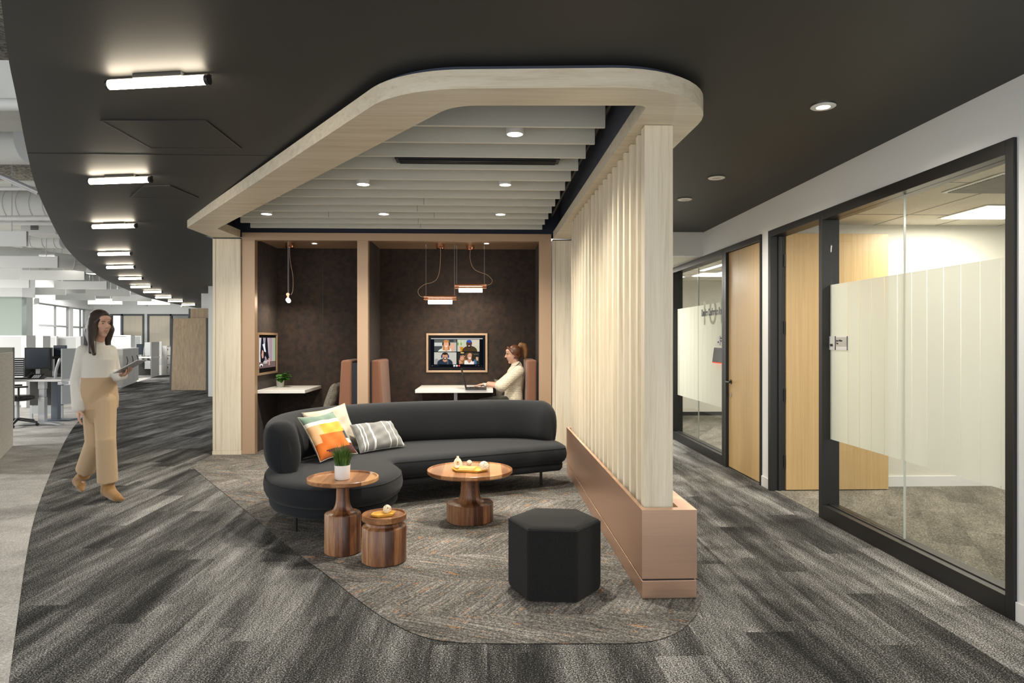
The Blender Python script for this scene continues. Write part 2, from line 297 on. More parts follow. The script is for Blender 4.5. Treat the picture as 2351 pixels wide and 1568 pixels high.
# ------------------------------------------------------------------ objects
ROOTS = {}
def thing(name, label, cat, loc=(0, 0, 0), rz=0.0, group=None, kind=None):
    o = bpy.data.objects.new(name, None); COL.objects.link(o)
    o.empty_display_size = .1
    o.location = loc; o.rotation_euler = (0, 0, rz)
    o['label'] = label; o['category'] = cat
    if group: o['group'] = group
    if kind: o['kind'] = kind
    return o
def tag(o, label, cat, group=None, kind=None):
    o['label'] = label; o['category'] = cat
    if group: o['group'] = group
    if kind: o['kind'] = kind
    return o
def wmat(o):
    m = Matrix.LocRotScale(o.location, o.rotation_euler.to_quaternion(), o.scale)
    return (wmat(o.parent) @ m) if o.parent else m
class MB:
    """collects geometry in one bmesh"""
    def __init__(s, xf=None):
        s.bm = bmesh.new(); s.xf = xf
    def v(s, p):
        p = Vector(p)
        return s.bm.verts.new(s.xf @ p if s.xf else p)
    def face(s, pts, mi=0):
        f = s.bm.faces.new([s.v(p) for p in pts]); f.material_index = mi; return f
    def box(s, x0, y0, z0, x1, y1, z1, mi=0):
        p = [(x0, y0, z0), (x1, y0, z0), (x1, y1, z0), (x0, y1, z0), (x0, y0, z1), (x1, y0, z1), (x1, y1, z1), (x0, y1, z1)]
        vs = [s.v(q) for q in p]
        for f in ((3, 2, 1, 0), (4, 5, 6, 7), (0, 1, 5, 4), (1, 2, 6, 5), (2, 3, 7, 6), (3, 0, 4, 7)):
            s.bm.faces.new([vs[i] for i in f]).material_index = mi
        return s
    def obox(s, c, ax, ay, az, mi=0):
        """box about c with half vectors ax, ay, az"""
        c, ax, ay, az = Vector(c), Vector(ax), Vector(ay), Vector(az)
        vs = [s.v(c + a * ax + b * ay + d * az) for d in (-1, 1) for a, b in ((-1, -1), (1, -1), (1, 1), (-1, 1))]
        for f in ((3, 2, 1, 0), (4, 5, 6, 7), (0, 1, 5, 4), (1, 2, 6, 5), (2, 3, 7, 6), (3, 0, 4, 7)):
            s.bm.faces.new([vs[i] for i in f]).material_index = mi
        return s
    def rings(s, rings, cap0=True, cap1=True, mi=0):
        rv = [[s.v(p) for p in r] for r in rings]
        n = len(rv[0])
        for a, b in zip(rv[:-1], rv[1:]):
            for i in range(n):
                j = (i + 1) % n
                s.bm.faces.new([a[i], a[j], b[j], b[i]]).material_index = mi
        if cap0: s.bm.faces.new(list(reversed(rv[0]))).material_index = mi
        if cap1: s.bm.faces.new(rv[-1]).material_index = mi
        return s
    def prism(s, poly, z0, z1, mi=0):
        return s.rings([[(x, y, z0) for x, y in poly], [(x, y, z1) for x, y in poly]], mi=mi)
    def lathe(s, prof, c=(0, 0, 0), n=48, mi=0, cap0=True, cap1=True):
        c = Vector(c)
        return s.rings([[c + Vector((r * math.cos(2 * PI * i / n), r * math.sin(2 * PI * i / n), z)) for i in range(n)] for r, z in prof], cap0, cap1, mi)
    def tube(s, pts, r, n=8, mi=0, closed=False):
        pts = [Vector(p) for p in pts]
        rr = r if isinstance(r, (list, tuple)) else [r] * len(pts)
        rings = []; prev = None
        for i, p in enumerate(pts):
            a = pts[i - 1] if i > 0 else (pts[-1] if closed else p); b = pts[(i + 1) % len(pts)] if (i < len(pts) - 1 or closed) else p
            t = (b - a).normalized()
            if prev is None:
                up = Vector((0, 0, 1)) if abs(t.z) < .9 else Vector((1, 0, 0))
                u = t.cross(up).normalized()
            else:
                u = (prev - prev.dot(t) * t).normalized()
            prev = u; w = t.cross(u)
            rings.append([p + rr[i] * (math.cos(2 * PI * k / n) * u + math.sin(2 * PI * k / n) * w) for k in range(n)])
        if closed:
            rings.append(rings[0]); s.rings(rings, False, False, mi)
            bmesh.ops.remove_doubles(s.bm, verts=s.bm.verts, dist=1e-6)
        else: s.rings(rings, mi=mi)
        return s
    def sphere(s, c, r, seg=16, ring=10, mi=0, R=None):
        c = Vector(c); r = Vector(r) if isinstance(r, (tuple, list, Vector)) else Vector((r, r, r))
        top = None; rs = []
        for i in range(1, ring):
            th = PI * i / ring
            q = []
            for j in range(seg):
                ph = 2 * PI * j / seg
                p = Vector((r.x * math.sin(th) * math.cos(ph), r.y * math.sin(th) * math.sin(ph), r.z * math.cos(th)))
                q.append(c + (R @ p if R else p))
            rs.append([s.v(p) for p in q])
        e0 = Vector((0, 0, r.z)); e1 = -e0
        a = s.v(c + (R @ e0 if R else e0)); b = s.v(c + (R @ e1 if R else e1))
        for i in range(seg):
            j = (i + 1) % seg
            s.bm.faces.new([a, rs[0][i], rs[0][j]]).material_index = mi
            s.bm.faces.new([b, rs[-1][j], rs[-1][i]]).material_index = mi
        for A, B in zip(rs[:-1], rs[1:]):
            for i in range(seg):
                j = (i + 1) % seg
                s.bm.faces.new([A[i], B[i], B[j], A[j]]).material_index = mi
        return s
    def capsule(s, p, q, r0, r1, seg=14):
        p, q = Vector(p), Vector(q)
        s.sphere(p, r0, seg, 8); s.sphere(q, r1, seg, 8)
        s.tube([p, q], [r0, r1], seg); return s
    def holed(s, outer, holes, z, mi=0, zf=None):
        """flat polygon with holes at height z"""
        edges = []
        for lp in [outer] + holes:
            vs = [s.v((x, y, zf(x, y) if zf else z)) for x, y in lp]
            for i in range(len(vs)):
                edges.append(s.bm.edges.new((vs[i], vs[(i + 1) % len(vs)])))
        r = bmesh.ops.triangle_fill(s.bm, use_beauty=True, edges=edges)
        for g in r['geom']:
            if isinstance(g, bmesh.types.BMFace): g.material_index = mi
        return s
    def build(s, name, mats, parent=None, world=False, smooth=None, bevel=0, seg=2, solid=0, sub=0, recalc=True):
        if recalc: bmesh.ops.recalc_face_normals(s.bm, faces=s.bm.faces)
        me = bpy.data.meshes.new(name); s.bm.to_mesh(me); s.bm.free()
        o = bpy.data.objects.new(name, me); COL.objects.link(o)
        for m in (mats if isinstance(mats, list) else [mats]): me.materials.append(M[m] if isinstance(m, str) else m)
        if parent:
            o.parent = parent
            if world: me.transform(wmat(parent).inverted())
        if smooth is not None:
            for p in me.polygons: p.use_smooth = True
            if smooth < 179:
                me.set_sharp_from_angle(angle=math.radians(smooth))
        if solid:
            md = o.modifiers.new('solid', 'SOLIDIFY'); md.thickness = solid; md.offset = 0
        if bevel:
            md = o.modifiers.new('edge', 'BEVEL'); md.width = bevel; md.segments = seg; md.limit_method = 'ANGLE'; md.angle_limit = math.radians(40)
            md.harden_normals = False
        if sub:
            md = o.modifiers.new('sub', 'SUBSURF'); md.levels = sub; md.render_levels = sub
        return o
def struct(o):
    o['kind'] = 'structure'; return o
def copy_tree(src, loc=None, label=None, rz=None):
    r = src.copy(); COL.objects.link(r)
    if loc is not None: r.location = loc
    if rz is not None: r.rotation_euler = (0, 0, rz)
    if label: r['label'] = label
    for ch in list(src.children):
        c = ch.copy(); COL.objects.link(c); c.parent = r
        for g in list(ch.children):
            d = g.copy(); COL.objects.link(d); d.parent = c
    return r
def spline(pts, n=8, closed=False):
    pts = [Vector(p) for p in pts]; out = []; k = len(pts)
    rng = range(k) if closed else range(k - 1)
    for i in rng:
        p0 = pts[(i - 1) % k] if (closed or i > 0) else pts[0] * 2 - pts[1]
        p1, p2 = pts[i], pts[(i + 1) % k]
        p3 = pts[(i + 2) % k] if (closed or i + 2 < k) else pts[-1] * 2 - pts[-2]
        for j in range(n):
            t = j / n
            out.append(.5 * ((2 * p1) + (p2 - p0) * t + (2 * p0 - 5 * p1 + 4 * p2 - p3) * t * t + (3 * p1 - p0 - 3 * p2 + p3) * t ** 3))
    if not closed: out.append(pts[-1])
    return out
def round_poly(pts, radii, n=8):
    out = []; k = len(pts)
    for i, p in enumerate(pts):
        p = Vector(p).to_2d(); r = radii[i]
        if r <= 0: out.append((p.x, p.y)); continue
        a = (Vector(pts[i - 1]).to_2d() - p); b = (Vector(pts[(i + 1) % k]).to_2d() - p)
        an = a.normalized(); bn = b.normalized()
        ang = an.angle(bn); d = min(r / math.tan(ang / 2), a.length * .49, b.length * .49); rr = d * math.tan(ang / 2)
        c = p + (an + bn).normalized() * (rr / math.sin(ang / 2))
        s = p + an * d; e = p + bn * d
        a0 = math.atan2(s.y - c.y, s.x - c.x); a1 = math.atan2(e.y - c.y, e.x - c.x)
        da = (a1 - a0 + PI) % (2 * PI) - PI
        for j in range(n + 1):
            t = a0 + da * j / n
            out.append((c.x + rr * math.cos(t), c.y + rr * math.sin(t)))
    return out
def text_mesh(txt, size, mat, parent, loc, rot, name='lettering', xs=1.0, ext=.0008, align='LEFT', bold=0.0):
    cu = bpy.data.curves.new(name, 'FONT'); cu.body = txt; cu.size = size; cu.extrude = ext; cu.align_x = align; cu.offset = bold
    o = bpy.data.objects.new(name + '_curve', cu); COL.objects.link(o)
    dg = bpy.context.evaluated_depsgraph_get(); me = bpy.data.meshes.new_from_object(o.evaluated_get(dg))
    bpy.data.objects.remove(o); bpy.data.curves.remove(cu)
    m = Matrix.LocRotScale(Vector(loc), rot, Vector((xs, 1, 1)))
    me.transform(m)
    if parent: me.transform(wmat(parent).inverted())
    o = bpy.data.objects.new(name, me); COL.objects.link(o); o.parent = parent
    me.materials.clear(); me.materials.append(M[mat])
    return o
ORD = ['first', 'second', 'third', 'fourth', 'fifth', 'sixth', 'seventh', 'eighth', 'ninth', 'tenth', 'eleventh', 'twelfth', 'thirteenth', 'fourteenth', 'fifteenth', 'sixteenth', 'seventeenth', 'eighteenth']
# ------------------------------------------------------------------ camera
cd = bpy.data.cameras.new('camera'); cam = bpy.data.objects.new('camera', cd); COL.objects.link(cam)
cd.sensor_width = 36; cd.lens = 36 * FPX / 2351; cd.shift_y = (HOR - 784) / 2351
cd.clip_start = .05; cd.clip_end = 200
cam.location = (0, 0, CAMH); cam.rotation_euler = (PI / 2, 0, -YAW)
SC.camera = cam
SC.view_settings.view_transform = 'Standard'; SC.view_settings.look = 'None'; SC.view_settings.gamma = 1; SC.view_settings.use_curve_mapping = False
SC.view_settings.exposure = 0.3
WORLD_E = 1.9
# ================================================================== ROOM SHELL
XW = 2.67                       # corridor wall with the glazed fronts
ZC = 2.74                       # charcoal ceiling
def Yw(px): return onX(px, HOR, XW).y
def zc(Y): return 2.608 + .0115 * (Y - 3.2)
def onC(px, py):
    D = 5.0
    for _ in range(30):
        D = FPX * (zc(W(px, py, D).y) - CAMH) / (HOR - py)
    return W(px, py, D)
edge_px = [(2, 0), (20, 138), (38, 226), (61, 344), (82, 428), (111, 495), (133, 538), (155, 573), (192, 609), (245, 644), (320, 677), (346, 685), (394, 696), (452, 707)]
edge = [onZ(x, y, ZC) for x, y in edge_px]
edge = [p.to_2d() for p in edge]
d0 = (edge[0] - edge[1]).normalized()
edge = [edge[0] + d0 * 2.2, edge[0] + d0 * 1.0] + edge
edge = [p.to_2d() for p in spline([p.to_3d() for p in edge], 5)]
# canopy loops -------------------------------------------------------
YB = 8.5                        # front plane of the booth
pA = onC(429, 523); pB = onC(912, 205); pC = onC(1622, 196)
XR = 1.155
XLp = pxm(488, YB); XLp2 = pxm(553, YB); XRp = pxm(1266, YB)
out_raw = [(XLp - .0, YB + .02), (XLp - .0, YB - .0), (pA.x, pA.y), (pB.x, pB.y), (XR + .02, onC(1500, 195).y), (XR, YB + .02)]
c_out = round_poly(out_raw, [0, 0, .10, .62, .55, 0], 12)
qA = onC(499, 525); qB = onC(1040, 242.5); qC = onC(1487, 242.5)
YI = YB - .02
in_raw = [(XLp2 - .0, YI), (qA.x, qA.y), (qB.x, qB.y), (qC.x, qC.y), (XRp + .02, YI)]
c_in = round_poly(in_raw, [0, .04, .25, .05, 0], 10)
# ---- floor
fb = MB()
fb.box(-24, -2.2, -.12, 8.0, 33, 0)
floor = struct(fb.build('floor', 'carpet_dark'))
lp = [(20, 1568), (62, 1268), (88, 1160), (127, 1060), (153, 1006), (177, 971), (215, 935), (274, 895), (316, 877), (389, 856), (440, 846)]
le = [F(x, y).to_2d() for x, y in lp]
d0 = (le[0] - le[1]).normalized()
le = [le[0] + d0 * 4.2, le[0] + d0 * 2] + le
le = [p.to_2d() for p in spline([p.to_3d() for p in le], 4)]
poly = [(p.x, p.y) for p in le] + [(-14, 32.9), (-23.9, 32.9), (-23.9, -2.1)]
b = MB(); b.holed(poly, [], .003); b.holed(poly, [], .0005)
struct(b.build('floor_office', 'carpet_light'))
# inlay carpet mirrors the canopy
ib = [F(x, y) for x, y in ((440, 1072), (548, 1160), (659, 1252), (745, 1317), (835, 1388), (905, 1434), (965, 1461), (1030, 1474), (1110, 1478.5), (1240, 1479), (1370, 1479), (1450, 1478), (1515, 1469), (1565, 1447), (1597, 1416))]
ip = [(XLp + .05, YB + .35), (XLp, YB), (ib[0].x, ib[0].y)] + [(p.x, p.y) for p in spline(ib[0:2] + ib[2:], 4)][1:] + [(F(1610, 1388).x, F(1610, 1388).y), (F(1612, 1370).x, F(1612, 1370).y), (XR + .03, YB + .35)]
b = MB(); b.holed(ip, [], .004); b.holed(ip, [], .0006)
struct(b.build('floor_inlay', 'carpet_inlay'))
# office and conference room carpet
b = MB(); b.box(XW + .02, -2, .0005, 7.6, 6.75, .004); b.box(XW + .13, 6.76, .0005, 7.6, 12.6, .004); struct(b.build('floor_private_office', 'carpet_office'))
# ---- charcoal ceiling with the canopy opening
def inset(poly, d):
    n = len(poly); out = []
    for i in range(n):
        p = Vector(poly[i]); a = Vector(poly[i - 1]); c = Vector(poly[(i + 1) % n])
        t = (c - a).normalized(); out.append((p.x - t.y * d, p.y + t.x * d))
    return out
def area2(p): return sum(p[i - 1][0] * p[i][1] - p[i][0] * p[i - 1][1] for i in range(len(p)))
hole = [(XLp2 - .18, YB + .3), (XLp2 - .18, YI)] + c_in[1:-1] + [(XRp + .12, YI), (XRp + .12, YB + .3)]
cpoly = [(p.x, p.y) for p in edge] + [(-3.6, edge[-1].y), (-3.6, YB + .36), (2.0, YB + .36), (2.0, 8.32), (XW, 8.32), (XW, -2.0)]
b = MB()
b.holed(cpoly, [hole], ZC)
for i in range(len(cpoly)):       # rim upstand
    p, q = cpoly[i], cpoly[(i + 1) % len(cpoly)]
    b.face([(p[0], p[1], ZC), (q[0], q[1], ZC), (q[0], q[1], ZC + .34), (p[0], p[1], ZC + .34)])
b.holed(cpoly, [hole], ZC + .34)
struct(b.build('ceiling', 'ceil_dark', recalc=False))
b = MB()                          # navy plenum above the baffles
for i in range(len(hole)):
    p, q = hole[i], hole[(i + 1) % len(hole)]
    b.face([(p[0], p[1], ZC - .02), (q[0], q[1], ZC - .02), (q[0], q[1], 3.25), (p[0], p[1], 3.25)])
b.holed(hole, [], 3.25)
struct(b.build('ceiling_plenum', 'navy', recalc=False))
# seam strips and access panels
def ceil_quad(name, label, px4, gap=.006):
    P = [onZ(x, y, ZC) for x, y in px4]
    t = thing(name, label, 'access panel', (sum(p.x for p in P) / 4, sum(p.y for p in P) / 4, ZC - .004))
    c = sum((p.to_2d() for p in P), Vector((0, 0))) / 4
    m = MB(); Q = [(p.x, p.y) for p in P]; m.prism(Q, ZC - .006, ZC - .001)
    m.build('lid', 'ceil_dark', t, world=True)
    m = MB()
    R = [tuple(c + (Vector(q) - c) * 1.0) for q in Q]
    for i in range(4):
        p, q = Vector(R[i]), Vector(R[(i + 1) % 4]); d = (q - p).normalized(); nn = Vector((-d.y, d.x))
        m.obox((*((p + q) / 2), ZC - .004), (*(d * ((q - p).length / 2)), 0), (*(nn * .005), 0), (0, 0, .0035))
    m.build('frame', 'black_metal', t, world=True)
    return t
ceil_quad('access_panel', 'large flush access panel in the charcoal ceiling, behind the biggest bar light', [(232, 275), (473, 276), (553, 339), (345, 338)])
ceil_quad('access_panel', 'small flush access panel in the charcoal ceiling, beside the second bar light', [(330, 426), (391, 425), (455, 453), (300, 452)])
s0, s1 = onZ(63, 352, ZC), onZ(640, 356, ZC)
b = MB(); b.box(s0.x, s0.y - .003, ZC - .003, s1.x, s0.y + .003, ZC - .0005); struct(b.build('trim_1', 'black_metal'))
# ---- glazed corridor wall
TH = .11
Yn0, Yn1 = Yw(2335), Yw(1885)     # near glass front
Yd0, Yd1 = Yw(1885), Yw(1768)     # open doorway
Yp0, Yp1 = Yw(1768), Yw(1750)     # white pier
Yc0, Yc1 = Yw(1750), Yw(1665)     # closed door
Yf0, Yf1 = Yw(1665), Yw(1546)     # far glass front
ZF = 2.44
b = MB()
b.box(XW, -2, ZF, XW + TH, 14, 3.1); b.box(XW, -2, 0, XW + TH, Yn0, ZF); b.box(XW, Yp0, 0, XW + TH, Yp1, ZF); b.box(XW, Yf1, 0, XW + TH, 14, ZF)
struct(b.build('wall_corridor', 'white_paint'))
b = MB(); b.box(XW - .012, -2, 0, XW - .001, Yn0 - .002, .10); b.box(XW - .012, Yp0 + .002, 0, XW - .001, Yp1 - .002, .10)
struct(b.build('baseboard_corridor', 'base_white', bevel=.003))
def front(name, y0, y1, mull=(), fw=.055, film=True, z0=.0, film_z=(.63, 1.85)):
    root = bpy.data.objects.new(name, None); COL.objects.link(root); root.location = (XW, (y0 + y1) / 2, 0); root['kind'] = 'structure'
    x0, x1 = XW - .02, XW + TH + .01
    m = MB()
    m.box(x0, y0, 0, x1, y0 + fw, ZF); m.box(x0, y1 - fw, 0, x1, y1, ZF)
    m.box(x0, y0 + fw, ZF - .075, x1, y1 - fw, ZF); m.box(x0, y0 + fw, 0, x1, y1 - fw, .11)
    m.box(XW + .03, y0 + fw, .11, XW + .075, y1 - fw, .118)
    m.build('frame', 'black_metal', root, world=True, bevel=.002)
    ys = [y0 + fw] + list(mull) + [y1 - fw]
    for a, c in zip(ys[:-1], ys[1:]):
        m = MB(); m.box(XW + .048, a + .003, .118, XW + .058, c - .003, ZF - .075)
        m.build('pane', 'glass', root, world=True)
    for a in mull:
        m = MB(); m.box(XW + .046, a - .002, .118, XW + .060, a + .002, ZF - .075); m.build('glazing_joint', 'glass_edge', root, world=True)
    if film:
        cuts = film if isinstance(film, list) else []
        g = .0017
        yy = [y0 + fw] + cuts + [y1 - fw]
        m = MB()
        for a, c in zip(yy[:-1], yy[1:]):
            m.face([(XW + .0455, a + g, film_z[0]), (XW + .0455, c - g, film_z[0]), (XW + .0455, c - g, film_z[1]), (XW + .0455, a + g, film_z[1])])
        m.build('frosted_film', 'frost', root, world=True)
    return root
cuts = sorted(onX(p, HOR, XW + .045).y for p in (1947, 1973, 2000, 2030, 2060, 2093, 2128, 2166, 2206, 2250, 2298))
front('window_1', Yn0, Yn1 - .001, [onX(2076, HOR, XW + .05).y], film=cuts)
fcuts = [Yf0 + .1 + .17 * i for i in range(1, 13) if Yf0 + .1 + .17 * i < Yf1 - .1]
front('window_2', Yf0 + .001, Yf1, [onX(1603.5, HOR, XW + .05).y], film=fcuts)
# open door: jambs, leaf inside the room
root = bpy.data.objects.new('door_1', None); COL.objects.link(root); root.location = (XW, (Yd0 + Yd1) / 2, 0); root['kind'] = 'structure'
m = MB(); x0, x1 = XW - .02, XW + TH + .01
m.box(x0, Yd1 - .055, 0, x1, Yd1, ZF); m.box(x0, Yd0, ZF - .06, x1, Yd1 - .055, ZF); m.box(XW + .05, Yd1 - .075, 0, XW + .075, Yd1 - .055, ZF - .06)
m.build('door_frame', 'black_metal', root, world=True, bevel=.002)
yo = onX(1800, HOR, XW + TH + .02).y - .005
ylf = W(1920, 1127, 2225.1 / (1127 - 779)).y
xa, xb = onY(1805, HOR, ylf).x, onY(2040, HOR, ylf).x
m = MB(); m.box(xa, ylf, .012, xb, ylf + .045, 2.41); m.build('door_leaf', 'oak_door', root, world=True, bevel=.002)
for py in (598, 752, 907, 1060):
    z = onY(1800, py, ylf).z
    m = MB(); m.tube([(xa - .012, ylf + .01, z - .058), (xa - .012, ylf + .01, z + .058)], .010, 10); m.box(xa - .05, ylf + .012, z - .055, xa + .002, ylf + .018, z + .055); m.build('hinge', 'black_metal', root, world=True, smooth=40)
# closed door
root = bpy.data.objects.new('door_2', None); COL.objects.link(root); root.location = (XW, (Yc0 + Yc1) / 2, 0); root['kind'] = 'structure'
m = MB(); fw = .05
m.box(x0, Yc0 + .001, 0, x1, Yc0 + .022, ZF); m.box(x0, Yc1 - .075, 0, x1, Yc1 - .001, ZF); m.box(x0, Yc0 + .022, ZF - .06, x1, Yc1 - .075, ZF)
m.build('door_frame', 'black_metal', root, world=True, bevel=.002)
m = MB(); m.box(XW + .012, Yc0 + .026, .012, XW + .057, Yc1 - .079, ZF - .064); m.build('door_leaf', 'oak_door', root, world=True, bevel=.0015)
hy = Yc1 - .079 - .075; hz = 1.0
hz = onX(1685, 878, XW).z
m = MB(); m.lathe([(.026, 0), (.026, .008)], n=20)
mh = m.build('door_handle', 'black_metal', root, smooth=40); mh.data.transform(Matrix.Translation((0, 0, 0)) @ Matrix.Rotation(-PI / 2, 4, 'Y'))
mh.data.transform(wmat(root).inverted() @ Matrix.Translation((XW + .012, hy, hz)))
m = MB(); m.tube([(XW + .012, hy, hz), (XW - .045, hy, hz), (XW - .052, hy - .006, hz), (XW - .052, hy - .125, hz)], [.009, .009, .010, .008], 10); m.build('lever', 'black_metal', mh, world=True, smooth=60)
m = MB(); m.box(XW + .006, hy - .012, hz - .17, XW + .012, hy + .012, hz - .12); m.build('keyhole_plate', 'grey_metal', root, world=True, bevel=.003)
# ---- corridor end: white bulkhead and lower ceiling
b = MB(); b.box(XR - .02, 8.34, 2.45, XW, 8.46, 3.1); struct(b.build('wall_bulkhead', 'white_paint'))
b = MB(); b.box(XR - .02, 8.46, 2.45, XW, 14, 2.55); struct(b.build('ceiling_corridor', 'ceiling_tile'))
b = MB(); b.box(XR - .02, 13.9, 0, XW, 14, 2.6); b.box(XR - .02, 8.66, 0, XR + .06, 13.9, 2.6); struct(b.build('wall_corridor_end', 'white_paint'))
# ---- private office behind the near glass
zo = 2.52
YO = W(2100, 1117, 2225.1 / (1117 - 779)).y
b = MB(); b.box(XW + TH, YO, 0, 7.5, YO + .12, 2.9); b.box(7.5, -2, 0, 7.6, YO + .12, 2.9); struct(b.build('wall_office_back', 'office_wall'))
b = MB(); b.box(XW + TH, YO - .014, 0, 7.5, YO - .001, .105); struct(b.build('baseboard_office', 'base_white', bevel=.004))
def tile_ceiling(name, x0, x1, y0, y1, z, cell, off=(0, 0)):
    m = MB(); m.box(x0, y0, z, x1, y1, z + .03)
    o = struct(m.build(name, 'ceiling_tile'))
    m = MB(); x = x0 + off[0]
    while x < x1: m.box(x - .006, y0, z - .003, x + .006, y1, z - .0005); x += cell[0]
    y = y0 + off[1]
    while y < y1: m.box(x0, y - .006, z - .003, x1, y + .006, z - .0005); y += cell[1]
    g = struct(m.build(name + '_grid', M['grid'])); g.parent = o
    return o
M['grid'] = plain('ceiling_grid', (.33, .31, .27, 1), .5)
tile_ceiling('ceiling_office', XW + TH, 7.5, -2, YO, zo, (.61, 1.22), (.33, (YO + 2 - .55) % 1.22))
lx, ly = onZ(2155, 500, zo), onZ(2240, 470, zo)
t = thing('ceiling_light', 'bright square recessed light panel in the tiled ceiling behind the glass', 'ceiling light', (lx.x + .3, (lx.y + ly.y) / 2, zo - .001))
m = MB(); m.box(-.31, -.31, -.008, .31, .31, -.002); m.build('frame', 'base_white', t)
m = MB(); m.box(-.285, -.285, -.012, .285, .285, -.0085); m.build('diffuser', 'lamp_panel', t)
vx = onZ(2290, 420, zo)
t = thing('air_vent', 'white slotted air vent in the office ceiling in front of the light panel', 'air vent', (vx.x + .1, vx.y, zo - .001))
m = MB(); m.box(-.3, -.3, -.008, .3, .3, -.002); m.build('frame', 'base_white', t)
m = MB()
for i in range(22): m.box(-.27, -.27 + i * .0255, -.014, .27, -.262 + i * .0255, -.0085)
m.build('grille', 'grid', t)
# ---- conference room behind the far glass
YQ = onY(1610, 965, 12).y
b = MB(); b.box(XW + TH, 12.6, 0, 7.5, 12.7, 2.9); b.box(7.5, YO + .12, 0, 7.6, 12.7, 2.9); struct(b.build('wall_conference', 'office_wall'))
b = MB(); b.box(XW + TH, 12.57, 0, 7.5, 12.598, .07); struct(b.build('baseboard_conference', 'black_metal'))
tile_ceiling('ceiling_conference', XW + TH, 7.5, YO + .12, 12.6, zo, (1.22, .61))
for (pa, pb, lab) in (((1612, 622), (1664, 607), 'long slim ceiling light in the conference room seen through the far glass'), ((1646, 629), (1664, 625), 'short slim ceiling light beyond the long one in the conference room'), ((1556, 638), (1567, 636), 'small slim ceiling light at the far edge of the conference room glass')):
    A, B = onZ(*pa, zo - .02), onZ(*pb, zo - .02)
    t = thing('strip_light', lab, 'ceiling light', ((A.x + B.x) / 2, (A.y + B.y) / 2, zo - .002), math.atan2(B.y - A.y, B.x - A.x))
    L_ = (B - A).length / 2
    m = MB(); m.box(-L_ - .02, -.05, -.012, L_ + .02, .05, -.002); m.build('frame', 'base_white', t)
    m = MB(); m.box(-L_, -.035, -.018, L_, .035, -.0125); m.build('diffuser', 'lamp_office', t)
b = MB()  # block light between the two rooms' outer sides
b.box(7.6, -2.1, -.1, 7.7, 12.8, 3.0); struct(b.build('wall_outer', 'white_paint'))
# recessed cans of the charcoal ceiling
for k, (px, py, on, lab) in enumerate(((1890, 244, 1, 'lit recessed downlight in the charcoal ceiling, largest of the row by the glass'), (1645, 408, 0, 'recessed downlight in the charcoal ceiling, middle one of the row by the glass'), (1572, 457.5, 0, 'recessed downlight in the charcoal ceiling, smallest of the row by the glass'))):
    p = onZ(px, py, ZC - .004)
    t = thing('recessed_downlight', lab, 'downlight', (p.x, p.y, ZC - .001), group='recessed downlights over the corridor')
    m = MB(); m.lathe([(.036, -.002), (.066, -.002), (.068, -.006), (.062, -.010), (.038, -.010), (.036, -.006)], n=32, cap0=False, cap1=False); m.build('trim_ring', 'base_white', t, smooth=40)
    m = MB(); m.lathe([(.037, -.0065), (.037, -.004)], n=24); m.build('lens', 'lamp_disc' if on else 'pot_grey', t)
# ================================================================== CANOPY, BAFFLES, SLATTED SCREEN
cano = thing('canopy', 'pale ash wood canopy ring with rounded corners hung under the charcoal ceiling', 'canopy', (0, 6, 2.6))
def ring_mesh(outer, inner, zf, h, mb):
    mb.holed(outer, [inner], 0, zf=zf); mb.holed(outer, [inner], 0, zf=lambda x, y: zf(x, y) + h)
    for lp in (outer, inner):
        for i in range(len(lp)):
            p, q = lp[i], lp[(i + 1) % len(lp)]
            mb.face([(*p, zf(*p)), (*q, zf(*q)), (*q, zf(*q) + h), (*p, zf(*p) + h)])
def c_shape(outer, inner, zf, h, mb):
    pl = list(outer) + list(reversed(inner))
    mb.holed(pl, [], 0, zf=zf); mb.holed(pl, [], 0, zf=lambda x, y: zf(x, y) + h)
    for i in range(len(pl)):
        p, q = pl[i], pl[(i + 1) % len(pl)]
        mb.face([(*p, zf(*p)), (*q, zf(*q)), (*q, zf(*q) + h), (*p, zf(*p) + h)])
    bmesh.ops.remove_doubles(mb.bm, verts=mb.bm.verts, dist=1e-5)
m = MB(); c_shape(c_out, c_in, lambda x, y: zc(y), .092, m)
m.build('ring', 'ash_h', cano, world=True, smooth=35, bevel=.004)
def offs(poly, d):
    s = 1 if area2(poly) > 0 else -1
    n = len(poly); out = []
    for i in range(n):
        p = Vector(poly[i]); a = Vector(poly[i - 1]); c = Vector(poly[(i + 1) % n])
        t1 = (p - a).normalized(); t2 = (c - p).normalized()
        n1 = Vector((t1.y, -t1.x)); n2 = Vector((t2.y, -t2.x)); nn = (n1 + n2)
        nn = nn.normalized() / max(.5, math.sqrt(max(.05, (1 + n1.dot(n2)) / 2)))
        out.append(tuple(p + s * nn * d))
    return out
co2 = [(x, min(y, YB + .012)) for x, y in offs(c_out, -.05)]; ci2 = [(x, min(y, YB - .026)) for x, y in offs(c_in, .05)]
m = MB(); c_shape(co2, ci2, lambda x, y: zc(y) + .094, .03, m)
m.build('shadow_gap', 'navy', cano, world=True)
